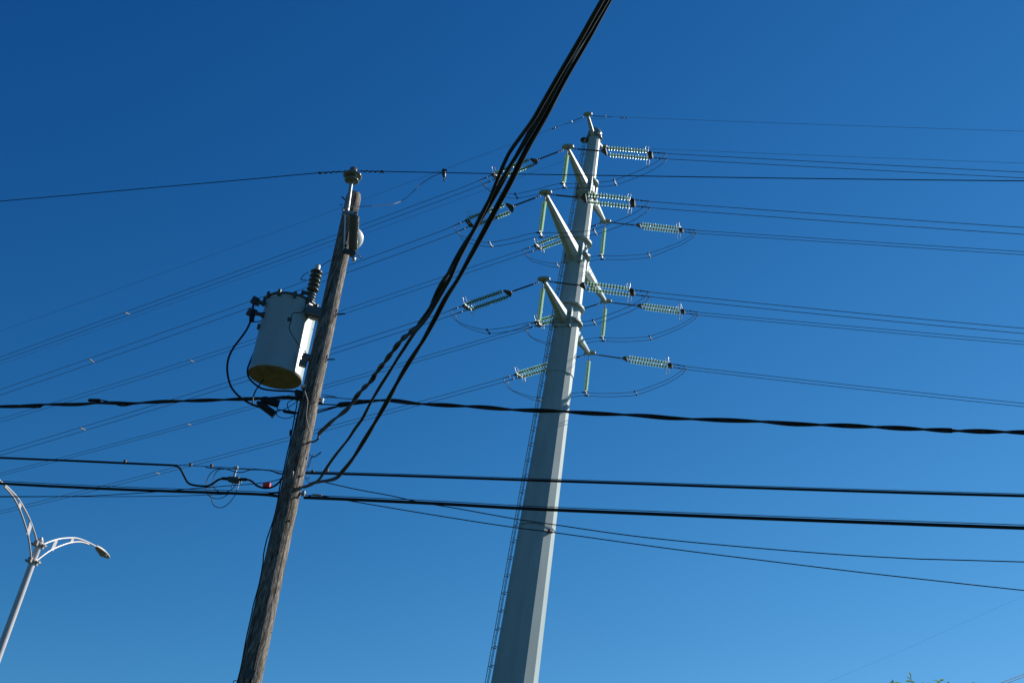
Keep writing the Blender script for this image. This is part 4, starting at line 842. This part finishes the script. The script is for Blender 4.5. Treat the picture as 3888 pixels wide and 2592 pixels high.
# ------------------------------------------------------------------ tree top at the lower right
TX = at_dist(3540, 2640, 14.0); trk = np.array([TX[0], TX[1], 0])
tree = thing('leafy_tree', trk, 'small tree whose top leaves peek over the bottom edge at the lower right', 'tree')
topz = at_dist(3520, 2600, 14.0)[2]
mb = MB(); limbs = []
mb.tube([trk, trk+UP*1.0+ER*.05, trk+UP*(topz-1.6)], [.09, .07, .055], 12)
for i in range(9):
    a = i*40+10; L_ = rng.uniform(.5, 1.0); b0_ = trk + UP*(topz-1.9+i*.08); e_ = b0_ + az(a)*L_*.9 + UP*rng.uniform(.7, 1.35); e_[2] = min(e_[2], topz-.15)
    mb.tube(smooth([b0_, (b0_+e_)/2 + UP*.1 + az(a)*.1, e_], 4), list(np.linspace(.035, .008, 9)), 6); limbs.append(e_)
part('trunk', mb, M['bark'], tree)
mb = MB()
def leaf(mb, p, d, n_, L_=.085, W=.034):
    d = unit(d); s_ = unit(np.cross(d, n_)); n2 = np.cross(s_, d)
    vs = [p, p+d*L_*.35+s_*W*.5+n2*.004, p+d*L_*.7+s_*W*.4+n2*.004, p+d*L_, p+d*L_*.7-s_*W*.4+n2*.004, p+d*L_*.35-s_*W*.5+n2*.004, p+d*L_*.5-n2*.006]
    mb.add(vs, [(0, 1, 6), (1, 2, 6), (2, 3, 6), (3, 4, 6), (4, 5, 6), (5, 0, 6)])
cc = trk + UP*(topz-1.02)
for i in range(5200):
    v = rng.normal(size=3); v = unit(v)*rng.uniform(.35, 1)**.5; p = cc + v*np.array([1.15, 1.15, .93])*(1+.12*math.sin(7*v[0]+3*v[1])*math.cos(5*v[2]))
    if p[2] > topz-.07: continue
    if math.sin(p[0]*6.1+1)*math.sin(p[1]*5.3)*math.sin(p[2]*6.7) > .35: continue
    leaf(mb, p, v+rng.normal(size=3)*.6, rng.normal(size=3), rng.uniform(.06, .10), rng.uniform(.028, .042))
def tpx(x, y): return at_dist(x, y, 14.0)
def px_leaf(x0, y0, x1, y1, w_=.034, n_=(0, -1, .4)):
    a, b = tpx(x0, y0), tpx(x1, y1); leaf(mb, a, b-a, np.array(n_, float), np.linalg.norm(b-a), w_)
for (x0, y0, x1, y1, w_) in ((3460, 2585, 3438, 2583, .03), (3457, 2578, 3441, 2566, .022), (3459, 2565, 3450, 2547, .022), (3462, 2582, 3474, 2595, .03), (3395, 2595, 3378, 2585, .03), (3392, 2592, 3420, 2590, .028), (3385, 2592, 3390, 2576, .012), (3568, 2583, 3585, 2577, .03), (3566, 2586, 3543, 2579, .018), (3570, 2590, 3553, 2589, .02), (3595, 2590, 3608, 2587, .016), (3505, 2597, 3503, 2588, .02), (3535, 2596, 3520, 2591, .02), (3698, 2594, 3690, 2587, .014), (3705, 2595, 3716, 2591, .014)): px_leaf(x0, y0, x1, y1, w_)
for (x0, y0, x1, y1) in ((3462, 2600, 3457, 2560), (3396, 2602, 3390, 2580), (3575, 2602, 3565, 2582), (3700, 2603, 3697, 2588), (3604, 2600, 3600, 2588), (3505, 2605, 3504, 2590)): mb.tube([tpx(x0, y0+14), tpx(x1, y1)], .004, 5)
part('crown', mb, M['leaf'], tree)

# ------------------------------------------------------------------ small wires at the lower right
q0 = at_dist(3850, 2580, 22.0)
P = [on_wall(x, y, q0, 60) for x, y in ((3700, 2641), (3819, 2593), (3888, 2567), (4000, 2524), (4300, 2425))]
g_ = thing('corner_wires', P[1], 'pair of close thin wires crossing the bottom right corner of the picture', 'wire')
for dz in (0, .045): mb = MB(); mb.tube([p+UP*dz for p in P], .006, 6); part('wire_strand', mb, M['black'], g_)
q0 = at_dist(3434, 2464, 60.0)
P = [on_wall(x, y, q0, 95) for x, y in ((2900, 2690), (3166, 2577.5), (3434, 2464), (3566, 2404), (3710, 2340), (3900, 2255), (4200, 2125))]
cable('far_wire', None, .0022, M['shield'], 'very faint distant wire rising to the right above the tree leaves', 'wire', pts3=P)
